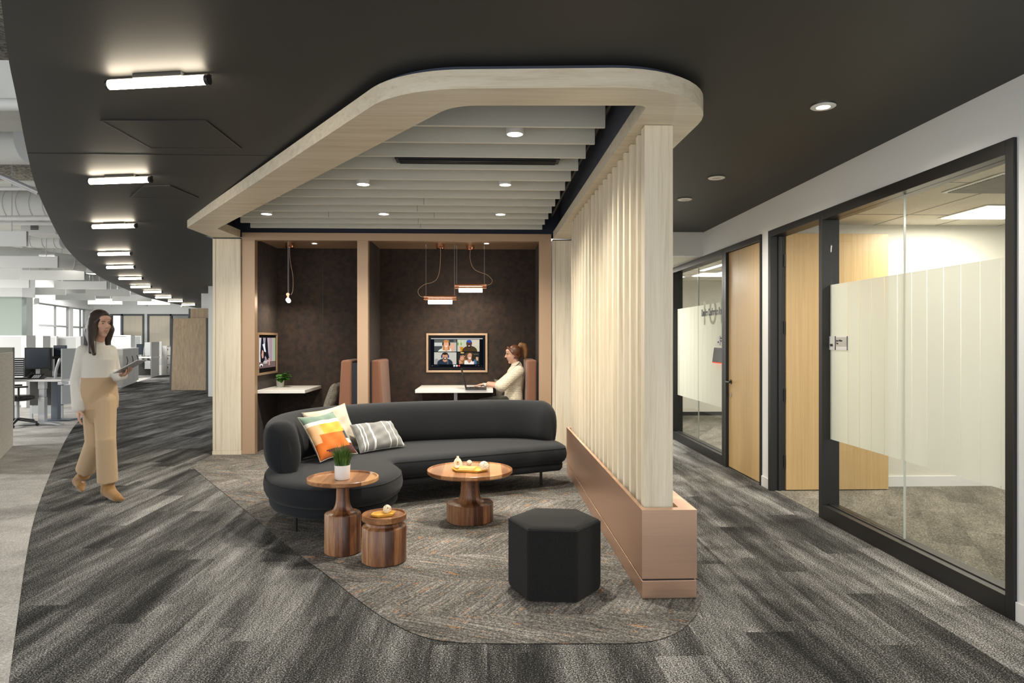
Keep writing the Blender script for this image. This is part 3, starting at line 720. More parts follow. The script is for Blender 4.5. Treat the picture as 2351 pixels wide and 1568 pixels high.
for nm, xa, xb in (('pillar', XLp, XLp2 - .004), ('pillar', XRp + .012, 1.12)):
    zt = zc(YB) - .014
    m = MB(); m.box(xa, YB, .055, xb, YB + .36, zt); m.box(xa + .004, YB + .004, .05, xb - .004, YB + .356, .056)
    p_ = m.build(nm, 'ash', cano, world=True, bevel=.002)
    m = MB(); m.box(xa - .004, YB - .004, .004, xb + .003, YB + .36, .05); m.build('plinth', 'ash', p_, world=True, bevel=.002)
    m = MB(); m.box(xa + .035, YB - .0015, .056, xa + .039, YB - .0002, zt - .001); m.build('joint_line', M['seam_w'] if 'seam_w' in M else M.setdefault('seam_w', plain('wood_joint', (.30, .22, .12, 1), .7)), p_, world=True)
    m = MB(); m.box(xa + .004, YB + .004, zt, xb - .004, YB + .352, zt + .0135); m.build('shadow_gap', 'black_metal', p_, world=True)
# acoustic baffles between the ring
by = [289.7, 327.9, 361, 390, 414.7, 436.8, 456.7, 473.3, 488.8, 502, 514.8, 525.9]
ZS = 2.775
baff = []
for i, y in enumerate(by):
    D0 = FPX * (ZS - CAMH) / (779 - 289.7); D1 = FPX * (ZS - CAMH) / (779 - 525.9)
    Yk = W(1118, 400, D0).y + (D1 - D0) * i / 11
    xr = onY([1390, 1366, 1345, 1328, 1311, 1297.5, 1286, 1275, 1267, 1259, 1251, 1245][i], y, Yk).x
    # left end follows the slanted ring
    f = (Yk - qB.y) / (qA.y - qB.y)
    xl = qB.x + (qA.x - qB.x) * min(1, max(0, f)) - .02
    xl = max(xl, onY(575, 520, 8.4).x if i == 11 else onY(550, 505, 8.0).x if i == 10 else xl - .1)
    if i == 0: xl = qB.x - .45
    t = thing('ceiling_baffle', f'beige felt ceiling baffle, {ORD[i]} counted back from the front edge of the canopy', 'baffle', ((xl + xr) / 2, Yk, ZS), group='felt baffles inside the canopy')
    h = (xr - xl) / 2
    m = MB(); m.box(-h, 0, 0, h, .024, .21); m.build('slab', 'felt_beige', t, bevel=.003)
    for sx in (-.8, .8):
        m = MB(); m.tube([(sx * h, .012, .209), (sx * h, .012, 3.249 - ZS)], .003, 6); m.build('hanger', 'black_metal', t)
    if i in (7, 8, 9, 10, 11):
        for fx in ((.16,) if i != 9 else (-.34, .30)):
            m = MB(); m.box(h * fx - .0015, -.0012, .001, h * fx + .0015, -.0001, .21); m.build('butt_joint', 'dark_panel', t)
    baff.append((t, Yk))
# spot cylinders and discs
def cyl_light(px, py, w, i, label, tall=True):
    Yk = baff[i - 1][1] + .19
    p = onY(px, py, Yk); r = w / 2 / FPX * depth(p)
    t = thing('surface_downlight', label, 'downlight', (p.x, p.y, p.z), group='white downlights between the baffles')
    h = .20 if tall else .2
    m = MB(); m.lathe([(r - .006, .0), (r, .002), (r, h), (r * .9, h)], n=40, cap0=False); m.build('housing', 'base_white', t, smooth=40)
    m = MB(); m.lathe([(r - .007, .004), (r - .007, .010)], n=32); m.build('lens', 'lamp_disc', t)
    m = MB(); m.tube([(0, 0, h), (0, 0, 3.249 - p.z)], .012, 10); m.build('stem', 'black_metal', t)
    ld = bpy.data.lights.new('spot', 'SPOT'); lo = bpy.data.objects.new('spot', ld); COL.objects.link(lo); lo.parent = t; lo.location = (0, 0, -.004)
    ld.energy = SPOT_E; ld.spot_size = math.radians(138); ld.spot_blend = .9; ld.shadow_soft_size = r * .75; ld.color = (1, .92, .79)
    return t
SPOT_E = 190
cyl_light(1182, 309, 40, 1, 'biggest white cylinder downlight near the front of the canopy')
cyl_light(834, 424, 31, 5, 'white cylinder downlight above the slanted side, middle row of the canopy')
cyl_light(1160, 425, 29, 5, 'white cylinder downlight nearer the wood fins, middle row of the canopy')
cyl_light(612, 492, 26, 9, 'small white downlight at the slanted end of the rear row')
cyl_light(881, 492, 25, 9, 'small white downlight in the middle of the rear row')
cyl_light(1149, 493, 24, 9, 'small white downlight at the fin end of the rear row')
# linear diffuser
Yv = baff[3][1] - .10
a, c = onY(908, 366, Yv), onY(1284, 371, Yv)
t = thing('linear_diffuser', 'long dark slot diffuser hung between the beige baffles', 'air diffuser', ((a.x + c.x) / 2, Yv, a.z - .02))
h = (c.x - a.x) / 2
m = MB(); m.box(-h, -.06, .012, h, .08, .045); m.build('housing', 'navy_board', t, bevel=.004)
for k in range(3):
    m = MB(); m.box(-h + .03, -.05 + k * .042, -.002, h - .03, -.038 + k * .042, .012); m.build('blade', 'black_metal', t)
m = MB(); m.box(-h * .9, .0, .045, h * .9, .05, 3.249 - (a.z - .02)); m.build('duct_boot', 'navy_board', t)
# black conduits beside the baffles
for k, (y0, lab) in enumerate(((5.2, 'black conduit running along the navy side of the canopy recess'),)):
    x = XRp + .02
    m = MB(); m.tube([(x - .03, 3.7, 2.93), (x - .03, 8.3, 2.93)], .016, 10)
    tag(m.build('conduit', 'black_metal', smooth=60), lab, 'conduit')
# slatted screen ------------------------------------------------------
Y0 = F(1474, 1377).y; xL = F(1474, 1377).x; xRr = F(1600, 1375).x
Y1 = F(1304, 1086).y
ztop = onY(1474, 1171.5, Y0).z
scr = thing('slatted_screen', 'tall screen of pale ash fins standing on a brushed copper plinth', 'screen', ((xL + xRr) / 2, (Y0 + Y1) / 2, 0))
zg0, zg1 = onY(1536, 1333, Y0).z, onY(1536, 1328.5, Y0).z
m = MB()
xs0, xs1, ys0, ys1 = xL + .022, xRr - .085, Y0 + .06, Y1 - .05
m.box(xL, Y0, zg1, xRr, Y0 + .06, ztop); m.box(xL, ys1, zg1, xRr, Y1, ztop)
m.box(xL, Y0 + .06, zg1, xs0, ys1, ztop); m.box(xs1, Y0 + .06, zg1, xRr, ys1, ztop); m.box(xs0, ys0, zg1, xs1, ys1, ztop - .07)
m.build('copper_box', 'copper', scr, world=True)
m = MB(); m.box(xL + .012, Y0 + .012, zg0, xRr - .012, Y1 - .01, zg1); m.build('reveal', 'black_metal', scr, world=True)
m = MB(); m.box(xL + .001, Y0 + .001, .005, xRr - .001, Y1, zg0); m.build('toe_kick', 'copper', scr, world=True, bevel=.002)
Yp = Y0 + .075
fx0 = onY(1480, 800, Yp).x; fx1 = onY(1545, 800, Yp).x
m = MB(); m.box(fx0, Yp, ztop - .068, fx1, Yp + .09, zc(Yp) - .002); m.build('end_post', 'ash', scr, world=True, bevel=.002)
fl = [1463.6, 1445.4, 1431, 1417, 1405, 1393, 1383, 1373, 1363.5, 1355, 1347, 1339, 1332, 1325, 1318, 1312.6, 1307.6]
for k in range(17):
    y = Yp + .205 * (k + 1) * (Y1 - .17 - Yp) / (.205 * 17)
    m = MB(); m.box(fx0 + .004, y, ztop - .068, fx1 - .02, y + .05, zc(y) - .002); m.build('fin', 'ash', scr, world=True, bevel=.002)
# ================================================================== MEETING BOOTH
YF = YB + .03; YK = 9.5; ZT = 2.644; ZI = 2.672
bo = thing('meeting_booth', 'two bay meeting booth lined in mottled rust and charcoal wallcovering with bronze trim', 'booth', (-1.1, YF, 0))
X = {k: pxm(k, YF) for k in (553, 585, 820, 845, 1238, 1265)}
def bx(nm, mt, x0, y0, z0, x1, y1, z1, bev=.002, par=None):
    m = MB(); m.box(x0, y0, z0, x1, y1, z1); return m.build(nm, mt, par or bo, world=True, bevel=bev)
bx('post', 'bronze_paint', XLp2 + .001, YF, .004, X[585], YF + .10, ZT)
bx('post', 'bronze_paint', X[820], YF, .004, X[845], YF + .10, ZT)
bx('post', 'bronze_paint', X[1238], YF, .004, X[1265] + .004, YF + .10, ZT)
bx('header', 'bronze_paint', XLp2 + .001, YF - .002, ZT, X[1265] + .004, YF + .10, 2.738)
xw = X[585] - .02; xe = X[1238] + .02
bx('back_panel', 'booth_felt', xw, YK, .004, (X[820] + X[845]) / 2, YK + .05, ZI)
bx('back_panel', 'booth_felt', (X[820] + X[845]) / 2 + .001, YK, .004, xe, YK + .05, ZI)
bx('side_panel', 'booth_felt', xw - .04, YF + .1, .004, xw, YK + .05, ZI)
bx('side_panel', 'booth_felt', xe, YF + .1, .004, xe + .04, YK + .05, ZI)
bx('divider_panel', 'booth_felt', X[820] + .02, YF + .1, .004, X[845] - .004, YK - .001, ZI)
bx('ceiling_panel', 'bronze_ceil', xw - .04, YF + .1, ZI, xe + .04, YK + .05, ZI + .04)
bx('outer_panel', 'ash', XLp + .01, YB + .365, .004, xw - .045, YK + .05, 2.7)
bx('seam', 'black_metal', pxm(741, YK), YK - .001, .1, pxm(741, YK) + .003, YK - .0001, ZI - .01, 0)
bx('seam', 'black_metal', pxm(1047, YK), YK - .001, .1, pxm(1047, YK) + .003, YK - .0001, ZI - .01, 0)
bx('skirting', 'black_metal', xw, YK - .008, .004, xe, YK - .0005, .09, 0)
for px, lab in ((722, 'small recessed downlight in the bronze ceiling of the narrow booth bay'), (1117, 'small recessed downlight in the bronze ceiling of the wide booth bay')):
    p = onZ(px, 558.5, ZI)
    t = thing('recessed_downlight', lab, 'downlight', (p.x, min(p.y, YK - .2), ZI - .001))
    m = MB(); m.lathe([(.03, -.001), (.045, -.001), (.046, -.004), (.04, -.006), (.03, -.006)], n=28, cap0=False, cap1=False); m.build('trim_ring', 'base_white', t, smooth=40)
    m = MB(); m.lathe([(.03, -.004), (.03, -.0015)], n=24); m.build('lens', 'lamp_disc', t)
# pendants
def pendant(cx, y, zb, half, cord_px, can_px, wires, label, can_w=20, rot=0):
    """copper bar with a glowing tube below"""
    t = thing('pendant_light', label, 'pendant light', (cx, y, zb), rot)
    RI = Matrix.Rotation(-rot, 3, 'Z'); cord_px = [RI @ Vector(c) for c in cord_px]; can_px = RI @ Vector(can_px)
    m = MB(); m.tube([(-half, 0, 0), (half, 0, 0)], .021, 18); m.build('bar', 'copper_shiny', t, smooth=60)
    m = MB(); m.tube([(-half, -.0, -.033), (half, -.0, -.033)], .011, 14); m.build('rail', 'copper_shiny', t, smooth=60)
    L_ = half * .74
    pr = [(-L_, .016), (-L_ + .004, .026), (L_ - .004, .026), (L_, .016)]
    m = MB(); m.tube([(x, 0, -.066) for x, r in pr], [r for x, r in pr], 20); m.build('diffuser', 'lamp_pend', t, smooth=60)
    for wx in wires:
        m = MB(); m.tube([(wx, 0, .018), (wx, 0, ZI - zb - .001)], .0022, 6); m.build('wire', 'grey_metal', t)
        m = MB(); m.tube([(wx, 0, ZI - zb - .045), (wx, 0, ZI - zb - .002)], .006, 8); m.build('wire_anchor', 'grey_metal', t, smooth=50)
    can = Vector(can_px)
    m = MB(); m.lathe([(.052, -.062), (.056, -.058), (.056, -.001), (.05, -.001)], (can.x, can.y, ZI - zb), n=32); m.build('ceiling_rose', 'copper_shiny', t, smooth=40)
    m = MB(); m.tube(spline([Vector(c) for c in cord_px], 8), .0038, 8); m.build('cord', 'bronze_paint', t, smooth=60)
    ld = bpy.data.lights.new('glow', 'AREA'); ld.shape = 'RECTANGLE'; ld.size = L_ * 2; ld.size_y = .04; ld.energy = 5; ld.color = (1, .86, .68)
    lo = bpy.data.objects.new('glow', ld); COL.objects.link(lo); lo.parent = t; lo.location = (0, 0, -.096)
    return t
Yq = 9.0
def lc(px, py, y, o): # pixel on plane y, relative to o
    return onY(px, py, y) - Vector(o)
o1 = onY(1010.5, 682, Yq)
pendant(o1.x, Yq, o1.z, (onY(1048, 682, Yq).x - onY(973, 682, Yq).x) / 2,
        [lc(*p, Yq, o1) for p in ((1011, 566), (1011.5, 590), (1009, 622), (1003, 640), (993, 648), (975, 653), (962, 663), (960, 672), (965, 680), (974, 682))], lc(1011, 560, Yq, o1),
        [onY(978, 600, Yq).x - o1.x, onY(1043.5, 600, Yq).x - o1.x], 'lower copper pendant light over the white booth table with an outward looping cord')
o2 = onY(1080.5, 655.5, Yq - .0 + .12)
Yr = Yq + .12
pendant(o2.x, Yr, o2.z, (onY(1117, 655, Yr).x - onY(1044, 655, Yr).x) / 2,
        [lc(*p, Yr, o2) for p in ((1080, 570), (1079, 590), (1082, 606), (1089, 618), (1102, 625), (1118, 631), (1128, 640), (1130, 646), (1126, 652), (1117, 655))], lc(1080, 566, Yr, o2),
        [onY(1048.5, 600, Yr).x - o2.x, onY(1112, 600, Yr).x - o2.x], 'upper copper pendant light over the white booth table, beside the seated person')
o3 = onY(662, 678, Yq)
pendant(o3.x, Yq, o3.z, .19, [lc(*p, Yq, o3) + Vector((0, 0, 0)) for p in ((665, 567), (665.5, 590), (668, 610), (672, 630), (673, 650), (672, 668), (668, 677))], lc(665, 561, Yq, o3), [-.15, .15],
        'copper pendant light seen nearly end on in the narrow booth bay', rot=math.radians(-76))
# ================================================================== SOFA
so = thing('curved_sofa', 'long curved charcoal wool sofa with a round lobe seat at one end', 'sofa', (-.6, 5.9, 0))
S0 = [(.62, 6.405), (.328, 6.265), (-.215, 6.005), (-.60, 5.83), (-.775, 5.735), (-.735, 5.58), (-.675, 5.40), (-.665, 5.18), (-.735, 4.92), (-.90, 4.775), (-1.10, 4.72), (-1.33, 4.775), (-1.54, 4.95),
      (-1.67, 5.2), (-1.745, 5.5), (-1.765, 5.85), (-1.66, 6.28), (-1.36, 6.66), (-.92, 6.93), (-.38, 7.07), (.13, 7.13), (.46, 7.06), (.68, 6.86), (.755, 6.62), (.73, 6.47)]
so_line = [p.to_2d() for p in spline([(x, y, 0) for x, y in S0], 6, True)]
so_poly = [(p.x, p.y) for p in so_line]
if area2(so_poly) < 0: so_poly.reverse()
def lvl(prof):
    return [[(x, y, z) for x, y in offs(so_poly, -ins)] for z, ins in prof]
m = MB(); m.rings(lvl([(.165, .07), (.17, .045), (.19, .03), (.225, .028), (.236, .036), (.238, .06)])); m.build('base', 'sofa', so, world=True, smooth=60)
m = MB(); m.rings(lvl([(.2385, .06), (.243, .03), (.262, .006), (.29, -.008), (.325, -.012), (.36, -.007), (.384, .002), (.400, .018), (.412, .04), (.419, .07), (.422, .105)])); m.build('seat', 'sofa', so, world=True, smooth=60)
m = MB(); m.tube([(x, y, .3845) for x, y in offs(so_poly, .001)], .0022, 6, closed=True); m.build('seat_seam', 'sofa_seam', so, world=True)
sp = spline([(-1.485, 5.14, 0), (-1.60, 5.42, 0), (-1.635, 5.80, 0), (-1.52, 6.21, 0), (-1.23, 6.55, 0), (-.80, 6.78, 0), (-.35, 6.91, 0), (.13, 6.98, 0), (.44, 6.91, 0), (.655, 6.74, 0)], 10)
Ls = [0]
for a, c in zip(sp[:-1], sp[1:]): Ls.append(Ls[-1] + (c - a).length)
tot = Ls[-1]; rings = []
samples = [tot * .5 * (1 - math.cos(PI * i / 90)) for i in range(91)]
def at_len(s):
    s = min(max(s, 0), tot)
    for i in range(len(Ls) - 1):
        if Ls[i + 1] >= s - 1e-9:
            t = (s - Ls[i]) / max(1e-9, Ls[i + 1] - Ls[i]); return sp[i].lerp(sp[i + 1], t), (sp[i + 1] - sp[i]).normalized()
NB = 28; seamL = []
for s in samples:
    p, t = at_len(s); t0 = at_len(s - .05)[1]; t1 = at_len(s + .05)[1]; t = (t0 + t1).normalized()
    n = Vector((-t.y, t.x, 0))                       # outwards (away from the seat)
    d = min(s, tot - s); left = s < tot / 2
    rt = .10 if left else .10; rh = .11 if left else .20
    kt = math.sqrt(max(0, 1 - (1 - min(1, d / rt)) ** 2)); kh = math.sqrt(max(0, 1 - (1 - min(1, d / rh)) ** 2))
    kt = max(kt, .30); kh = .62 + .38 * kh if left else .40 + .60 * kh
    zb, zt = .405, .405 + .395 * kh
    zc_, hz_ = (zb + zt) / 2, (zt - zb) / 2
    a_ = .128 * kt; r = []
    for k in range(NB):
        th = 2 * PI * k / NB; c, q = math.cos(th), math.sin(th)
        e = 2 / 3.0
        nn = a_ * math.copysign(abs(c) ** e, c); zz = hz_ * math.copysign(abs(q) ** e, q)
        z = zc_ + zz; lean = .035 * (z - zb) / .4
        r.append(p + n * (nn * (1 - .12 * max(0, zz / hz_)) + lean) + Vector((0, 0, z)))
    rings.append(r)
m = MB(); m.rings(rings); m.build('backrest', 'sofa', so, world=True, smooth=60)
for i, (px, py) in enumerate(((679, 1221), (1242, 1114.5))):
    p = F(px, py); m = MB(); m.tube([(p.x, p.y, .005), (p.x, p.y, .168)], .0135, 14); m.build('leg', 'black_metal', so, world=True, smooth=50)
for x, y in ((-1.5, 5.9), (-.9, 5.2), (-.3, 6.75)):
    m = MB(); m.tube([(x, y, .005), (x, y, .168)], .0135, 14); m.build('leg', 'black_metal', so, world=True, smooth=50)
# cushions ------------------------------------------------------------
def pillow_mesh(BL, BR, TR, TL, thick, name, mats, label, cat='cushion', colour=None, group=None, nseg=26, pinch=.10, parent=None):
    BL, BR, TR, TL = (Vector(v) for v in (BL, BR, TR, TL))
    c = (BL + BR + TR + TL) / 4; nrm = (BR - BL).cross(TL - BL).normalized()
    t = thing(name, label, cat, (c.x, c.y, min(BL.z, BR.z)), group=group)
    m = MB(); grid = {}
    def pos(u, v, s):
        # edges bow inwards between the pinched corners
        uu = u * 2 - 1; vv = v * 2 - 1
        bu = uu * (1 - pinch * (1 - vv * vv) * abs(uu) ** 3); bv = vv * (1 - pinch * (1 - uu * uu) * abs(vv) ** 3)
        u2, v2 = (bu + 1) / 2, (bv + 1) / 2
        p = (BL * (1 - u2) + BR * u2) * (1 - v2) + (TL * (1 - u2) + TR * u2) * v2
        h = thick / 2 * max(0, (1 - uu ** 4)) ** .62 * max(0, (1 - vv ** 4)) ** .62
        w = .004 * math.sin(17 * u + 9 * v) * (1 - uu * uu) + .003 * math.sin(23 * v - 11 * u)
        return p + nrm * s * (h + (w if s > 0 else 0) * (h > .004))
    vs = {}
    for s in (1, -1):
        for i in range(nseg + 1):
            for j in range(nseg + 1):
                edge_ = i in (0, nseg) or j in (0, nseg)
                if s < 0 and edge_: vs[s, i, j] = vs[1, i, j]
                else: vs[s, i, j] = m.v(pos(i / nseg, j / nseg, s))
    for s in (1, -1):
        for i in range(nseg):
            for j in range(nseg):
                q = [vs[s, i, j], vs[s, i + 1, j], vs[s, i + 1, j + 1], vs[s, i, j + 1]]
                if s < 0: q.reverse()
                f = m.bm.faces.new(q)
                f.material_index = colour((i + .5) / nseg, (j + .5) / nseg, s) if colour else 0
    m.build('cover', mats, t, world=True, smooth=180)
    m = MB(); ring = [pos(i / 20, 0, 1) for i in range(20)] + [pos(1, i / 20, 1) for i in range(20)] + [pos(1 - i / 20, 1, 1) for i in range(20)] + [pos(0, 1 - i / 20, 1) for i in range(20)]
    m.tube(ring, .0035, 6, closed=True); m.build('piping', mats[0], t, world=True, smooth=60)
    return t
for nm, c in (('c_sage', (.16, .235, .185, 1)), ('c_white', (.74, .70, .62, 1)), ('c_mustard', (.62, .37, .055, 1)), ('c_peach', (.66, .39, .20, 1)), ('c_orange', (.56, .135, .018, 1)), ('c_navy', (.025, .042, .06, 1)), ('c_maroon', (.10, .014, .018, 1)), ('c_offwhite', (.50, .47, .41, 1))):
    M[nm] = fabric(nm + '_cotton', tuple(x * .9 for x in c[:3]) + (1,), c, 350, sheen=.1, bump=.15)
M['cream_knit'] = fabric('cream_weave', (.43, .385, .30, 1), (.54, .485, .385, 1), 220, sheen=.2, bump=.4)
M['stripe_grey'] = fabric('grey_weave', (.14, .14, .135, 1), (.23, .23, .22, 1), 300, sheen=.15, bump=.3)
M['stripe_white'] = fabric('white_stripe', (.60, .60, .57, 1), (.70, .70, .67, 1), 300, sheen=.1, bump=.3)
M['grey_cushion'] = fabric('taupe_textured_cushion', (.10, .09, .072, 1), (.26, .24, .20, 1), 90, sheen=.1, bump=.4)
def patch(u, v, s):
    if s < 0: return 0
    if v > .80: return 1
    if v > .725: return 2
    if v > .50:
        return 4 if u < .30 else (3 if (v > .46 + .1 or u < .86) else 5)
    if u > .80:
        if v > .335: return 6
        return 2 if v > .22 else 7
    if v < .17 and u > .0: return 7 if (u + v * 1.6 > .42) else 5
    if u < .16 and v > .33: return 4
    return 5
pillow_mesh(onZ(735, 1061, .437), onZ(821, 1041, .437), W(764, 944.6, 6.00), W(683, 958.7, 5.56), .11, 'patchwork_cushion',
            ['c_offwhite', 'c_sage', 'c_white', 'c_mustard', 'c_peach', 'c_orange', 'c_navy', 'c_maroon'], 'colour blocked cushion in orange, mustard, sage and maroon on the dark sofa', colour=patch, nseg=36)
pillow_mesh((-1.405, 5.83, .46), (-1.14, 6.27, .45), W(791.4, 926, 6.28), W(692.5, 948.5, 5.79), .06, 'plain_cushion', ['cream_knit'], 'plain cream cushion leaning behind the colour blocked one')
def strp(u, v, s):
    for a, w in ((.095, .014), (.155, .016), (.31, .014), (.66, .014), (.80, .014), (.955, .010)):
        if abs(u - a) < w: return 1
    return 0
pillow_mesh(onZ(827, 1040, .437), onZ(931, 1024, .437), W(897.3, 966.4, 6.47), W(803.5, 976, 6.1), .13, 'lumbar_cushion', ['stripe_grey', 'stripe_white'], 'oblong grey cushion with white stripes on the dark sofa seat', colour=strp, nseg=48, pinch=.06)
# ================================================================== TABLES
def ctr(px, py_front, rpx):        # centre of a round base from its front point
    f = F(px, py_front); d = Vector((f.x, f.y, 0)).normalized()
    r = rpx / FPX * depth(f); return (f.x + d.x * r, f.y + d.y * r, r * (1 + r / depth(f)))
def ztop_at(c, py):
    return CAMH - (py - HOR) / FPX * depth(c)
cx_, cy_, r1 = ctr(1079, 1210, 53.5)
zt1 = ztop_at((cx_, cy_), 1079.5); R1 = 97.5 / FPX * depth((cx_, cy_))
t1 = thing('coffee_table', 'round low acacia coffee table with a wide tray top on a stout turned pedestal', 'coffee table', (cx_, cy_, .004))
zb1 = .145
m = MB(); m.lathe([(r1 - .012, .0), (r1 - .012, .006), (r1, .008), (r1, zb1 - .004), (r1 - .004, zb1), (r1 * .80, zb1 + .003), (r1 * .62, zb1 + .006), (r1 * .53, zb1 + .016), (.084, zb1 + .036), (.076, zb1 + .07), (.071, zb1 + .13), (.071, zt1 - .05), (.10, zt1 - .042)], n=64); m.build('pedestal', 'acacia', t1, smooth=35)
m = MB(); m.lathe([(.10, zt1 - .042), (R1 * .8, zt1 - .038), (R1 - .012, zt1 - .028), (R1, zt1 - .018), (R1, zt1 + .004), (R1 - .003, zt1 + .007), (R1 - .012, zt1 + .007), (R1 - .017, zt1 - .001), (R1 - .03, zt1 - .003)], n=96); m.build('tray_top', 'acacia_top', t1, smooth=35)
ct_top = zt1 - .003 + .004
cx2, cy2, r2 = ctr(787, 1281, 41)
zt2 = ztop_at((cx2, cy2), 1099.5); R2 = 81 / FPX * depth((cx2, cy2))
t2 = thing('side_table', 'taller round acacia side table with a dished top, thin neck and tall drum foot', 'side table', (cx2, cy2, .004))
zb2 = CAMH - (1178 - HOR) / FPX * (depth((cx2, cy2)) - .02)
m = MB(); m.lathe([(r2 - .010, 0), (r2 - .010, .006), (r2, .008), (r2, zb2 - .012), (r2 - .006, zb2 - .003), (r2 * .80, zb2 + .001), (r2 * .68, zb2 + .006), (.062, zb2 + .022), (.050, zb2 + .048), (.044, zb2 + .085), (.041, zt2 - .06), (.055, zt2 - .048), (.10, zt2 - .038)], n=56); m.build('pedestal', 'acacia', t2, smooth=35)
m = MB(); m.lathe([(.10, zt2 - .038), (R2 * .72, zt2 - .030), (R2 - .012, zt2 - .020), (R2, zt2 - .012), (R2, zt2 + .008), (R2 - .003, zt2 + .011), (R2 - .011, zt2 + .011), (R2 - .016, zt2 - .001), (R2 - .03, zt2 - .004)], n=80); m.build('tray_top', 'acacia_top', t2, smooth=35)
st_top = zt2 - .004 + .004
cx3, cy3, r3 = ctr(882, 1305, 50.5)
zt3 = ztop_at((cx3, cy3), 1183)
t3 = thing('stool_table', 'short drum shaped acacia stool table with a grooved neck under its dished top', 'side table', (cx3, cy3, .004))
r3b = r3; zg = zt3 - .062
m = MB(); m.lathe([(r3 - .012, 0), (r3 - .012, .006), (r3, .008), (r3, zg - .012), (r3 - .005, zg - .004), (r3 * .84, zg + .006), (r3 * .80, zg + .02), (r3 * .86, zg + .03)], n=64); m.build('drum', 'acacia', t3, smooth=35)
m = MB(); m.lathe([(r3 * .86, zg + .030), (r3 - .004, zg + .032), (r3, zg + .036), (r3, zt3 + .006), (r3 - .003, zt3 + .009), (r3 - .011, zt3 + .009), (r3 - .016, zt3 - .001), (r3 - .03, zt3 - .004)], n=72); m.build('tray_top', 'acacia_top', t3, smooth=35)
sl_top = zt3 - .004 + .004
# pouf ---------------------------------------------------------------
f0, f1 = F(1212, 1384.5), F(1325, 1389)
side = (f1 - f0).length; u = (f1 - f0).normalized(); v = Vector((-u.y, u.x, 0))
pc = (f0 + f1) / 2 + v * side * math.sqrt(3) / 2
zp = CAMH - (1214 - HOR) / FPX * depth(f0)
ph = thing('hexagonal_pouf', 'black felt hexagonal pouf on the taupe carpet beside the copper plinth', 'pouf', (pc.x, pc.y, .004), math.atan2(u.y, u.x))
def hexr(r, z, n=6): return [(r * math.cos(PI / 3 * k - 2 * PI / 3), r * math.sin(PI / 3 * k - 2 * PI / 3), z) for k in range(6)]
m = MB(); pr = [(side - .02, .0), (side - .004, .012), (side, .03), (side, zp - .02), (side - .004, zp - .009), (side - .018, zp), (side * .8, zp + .004), (side * .4, zp + .008)]
m.rings([hexr(r, z) for r, z in pr]); m.build('body', 'pouf', ph, bevel=.011, seg=3, smooth=30)
m = MB(); m.tube(hexr(side - .0015, zp - .014), .0025, 6, closed=True); m.build('top_seam', 'sofa_seam', ph)
for k in range(6):
    q = hexr(side + .0005, 0)[k]
    m = MB(); m.tube([(q[0] * .985, q[1] * .985, .03), (q[0] * .985, q[1] * .985, zp - .02)], .0022, 6); m.build('edge_seam', 'sofa_seam', ph)
# ---- things on the tables
def woven_ball(c, r, label, mat='wicker_white'):
    t = thing('woven_ball', label, 'decorative ball', (c[0], c[1], c[2]))
    m = MB(); rnd = random.Random(int(r * 10000))
    for k in range(16):
        q = Quaternion((rnd.gauss(0, 1), rnd.gauss(0, 1), rnd.gauss(0, 1), rnd.gauss(0, 1))).normalized()
        h = rnd.uniform(-.55, .55) * r; rr = math.sqrt(max(1e-6, (r - .0022) ** 2 - h * h))
        m.tube([Vector((0, 0, r)) + q @ Vector((rr * math.cos(2 * PI * i / 22), rr * math.sin(2 * PI * i / 22), h)) for i in range(22)], .0026 if r > .03 else .002, 5, closed=True)
    m.build('strands', mat, t, smooth=60)
    return t
def hex_tray(c, L_, Wd, rz, label):
    t = thing('hexagonal_tray', label, 'tray', c, rz)
    o = [(-L_, 0), (-L_ * .62, -Wd), (L_ * .62, -Wd), (L_, 0), (L_ * .62, Wd), (-L_ * .62, Wd)]
    def sc(k, z): return [(x * k, y * k, z) for x, y in o]
    m = MB(); m.rings([sc(.84, .0006), sc(.9, .003), sc(1, .018), sc(.985, .018), sc(.87, .006)]); m.build('dish', 'yellow', t, bevel=.0015)
    return t
P1 = onZ(1078.5, 1078.5, ct_top + .008)
hex_tray((P1.x, P1.y, ct_top), .152, .085, math.radians(-14), 'big yellow hexagonal tray on the coffee table')
tz = ct_top + .0065
pv = onZ(1051, 1076, tz)
t = thing('ring_vase', 'small cream ring vase with a hole through it on the yellow tray', 'vase', (pv.x, pv.y, tz))
H = .100
m = MB(); RR = .022
for sgn in (-1, 1): pass
m.tube(spline([(-.004, 0, .012), (-.021, 0, .022), (-.021, 0, .046), (-.010, 0, .068), (0, 0, .074)], 5), [.013] * 20 + [.011], 14)
m.tube(spline([(.004, 0, .012), (.021, 0, .022), (.021, 0, .046), (.010, 0, .068), (0, 0, .074)], 5), [.013] * 20 + [.011], 14)
m.sphere((0, 0, .013), (.026, .017, .0128)); m.lathe([(.018, .062), (.0145, .076), (.010, .088), (.0095, .098), (.0075, .0985), (.0065, .09)], n=24)
m.build('body', 'cream_gloss', t, smooth=60)
pb_ = onZ(1073.5, 1077.5, tz)
t = thing('book', 'yellow hardcover book lying on the big yellow tray', 'book', (pb_.x, pb_.y, tz), math.radians(-12))
m = MB(); m.box(-.062, -.045, .0, .062, .045, .0022); m.box(-.062, -.045, .0155, .062, .045, .0178); m.box(-.062, -.045, .0, -.0598, .045, .0178); m.build('cover', 'yellow_book', t)
m = MB(); m.box(-.0595, -.042, .0024, .058, .042, .0153); m.build('pages', 'paper', t)
pw = onZ(1111, 1080.5, tz); woven_ball((pw.x, pw.y, tz), .0365, 'larger white wicker ball at the end of the yellow tray')
pw = onZ(1077.5, 1069, ct_top); woven_ball((pw.x, pw.y, ct_top), .023, 'little white wicker ball behind the yellow book')
P2 = onZ(880, 1182, sl_top + .005)
hex_tray((P2.x, P2.y, sl_top), .082, .05, math.radians(24), 'small yellow hexagonal tray on the short drum table')
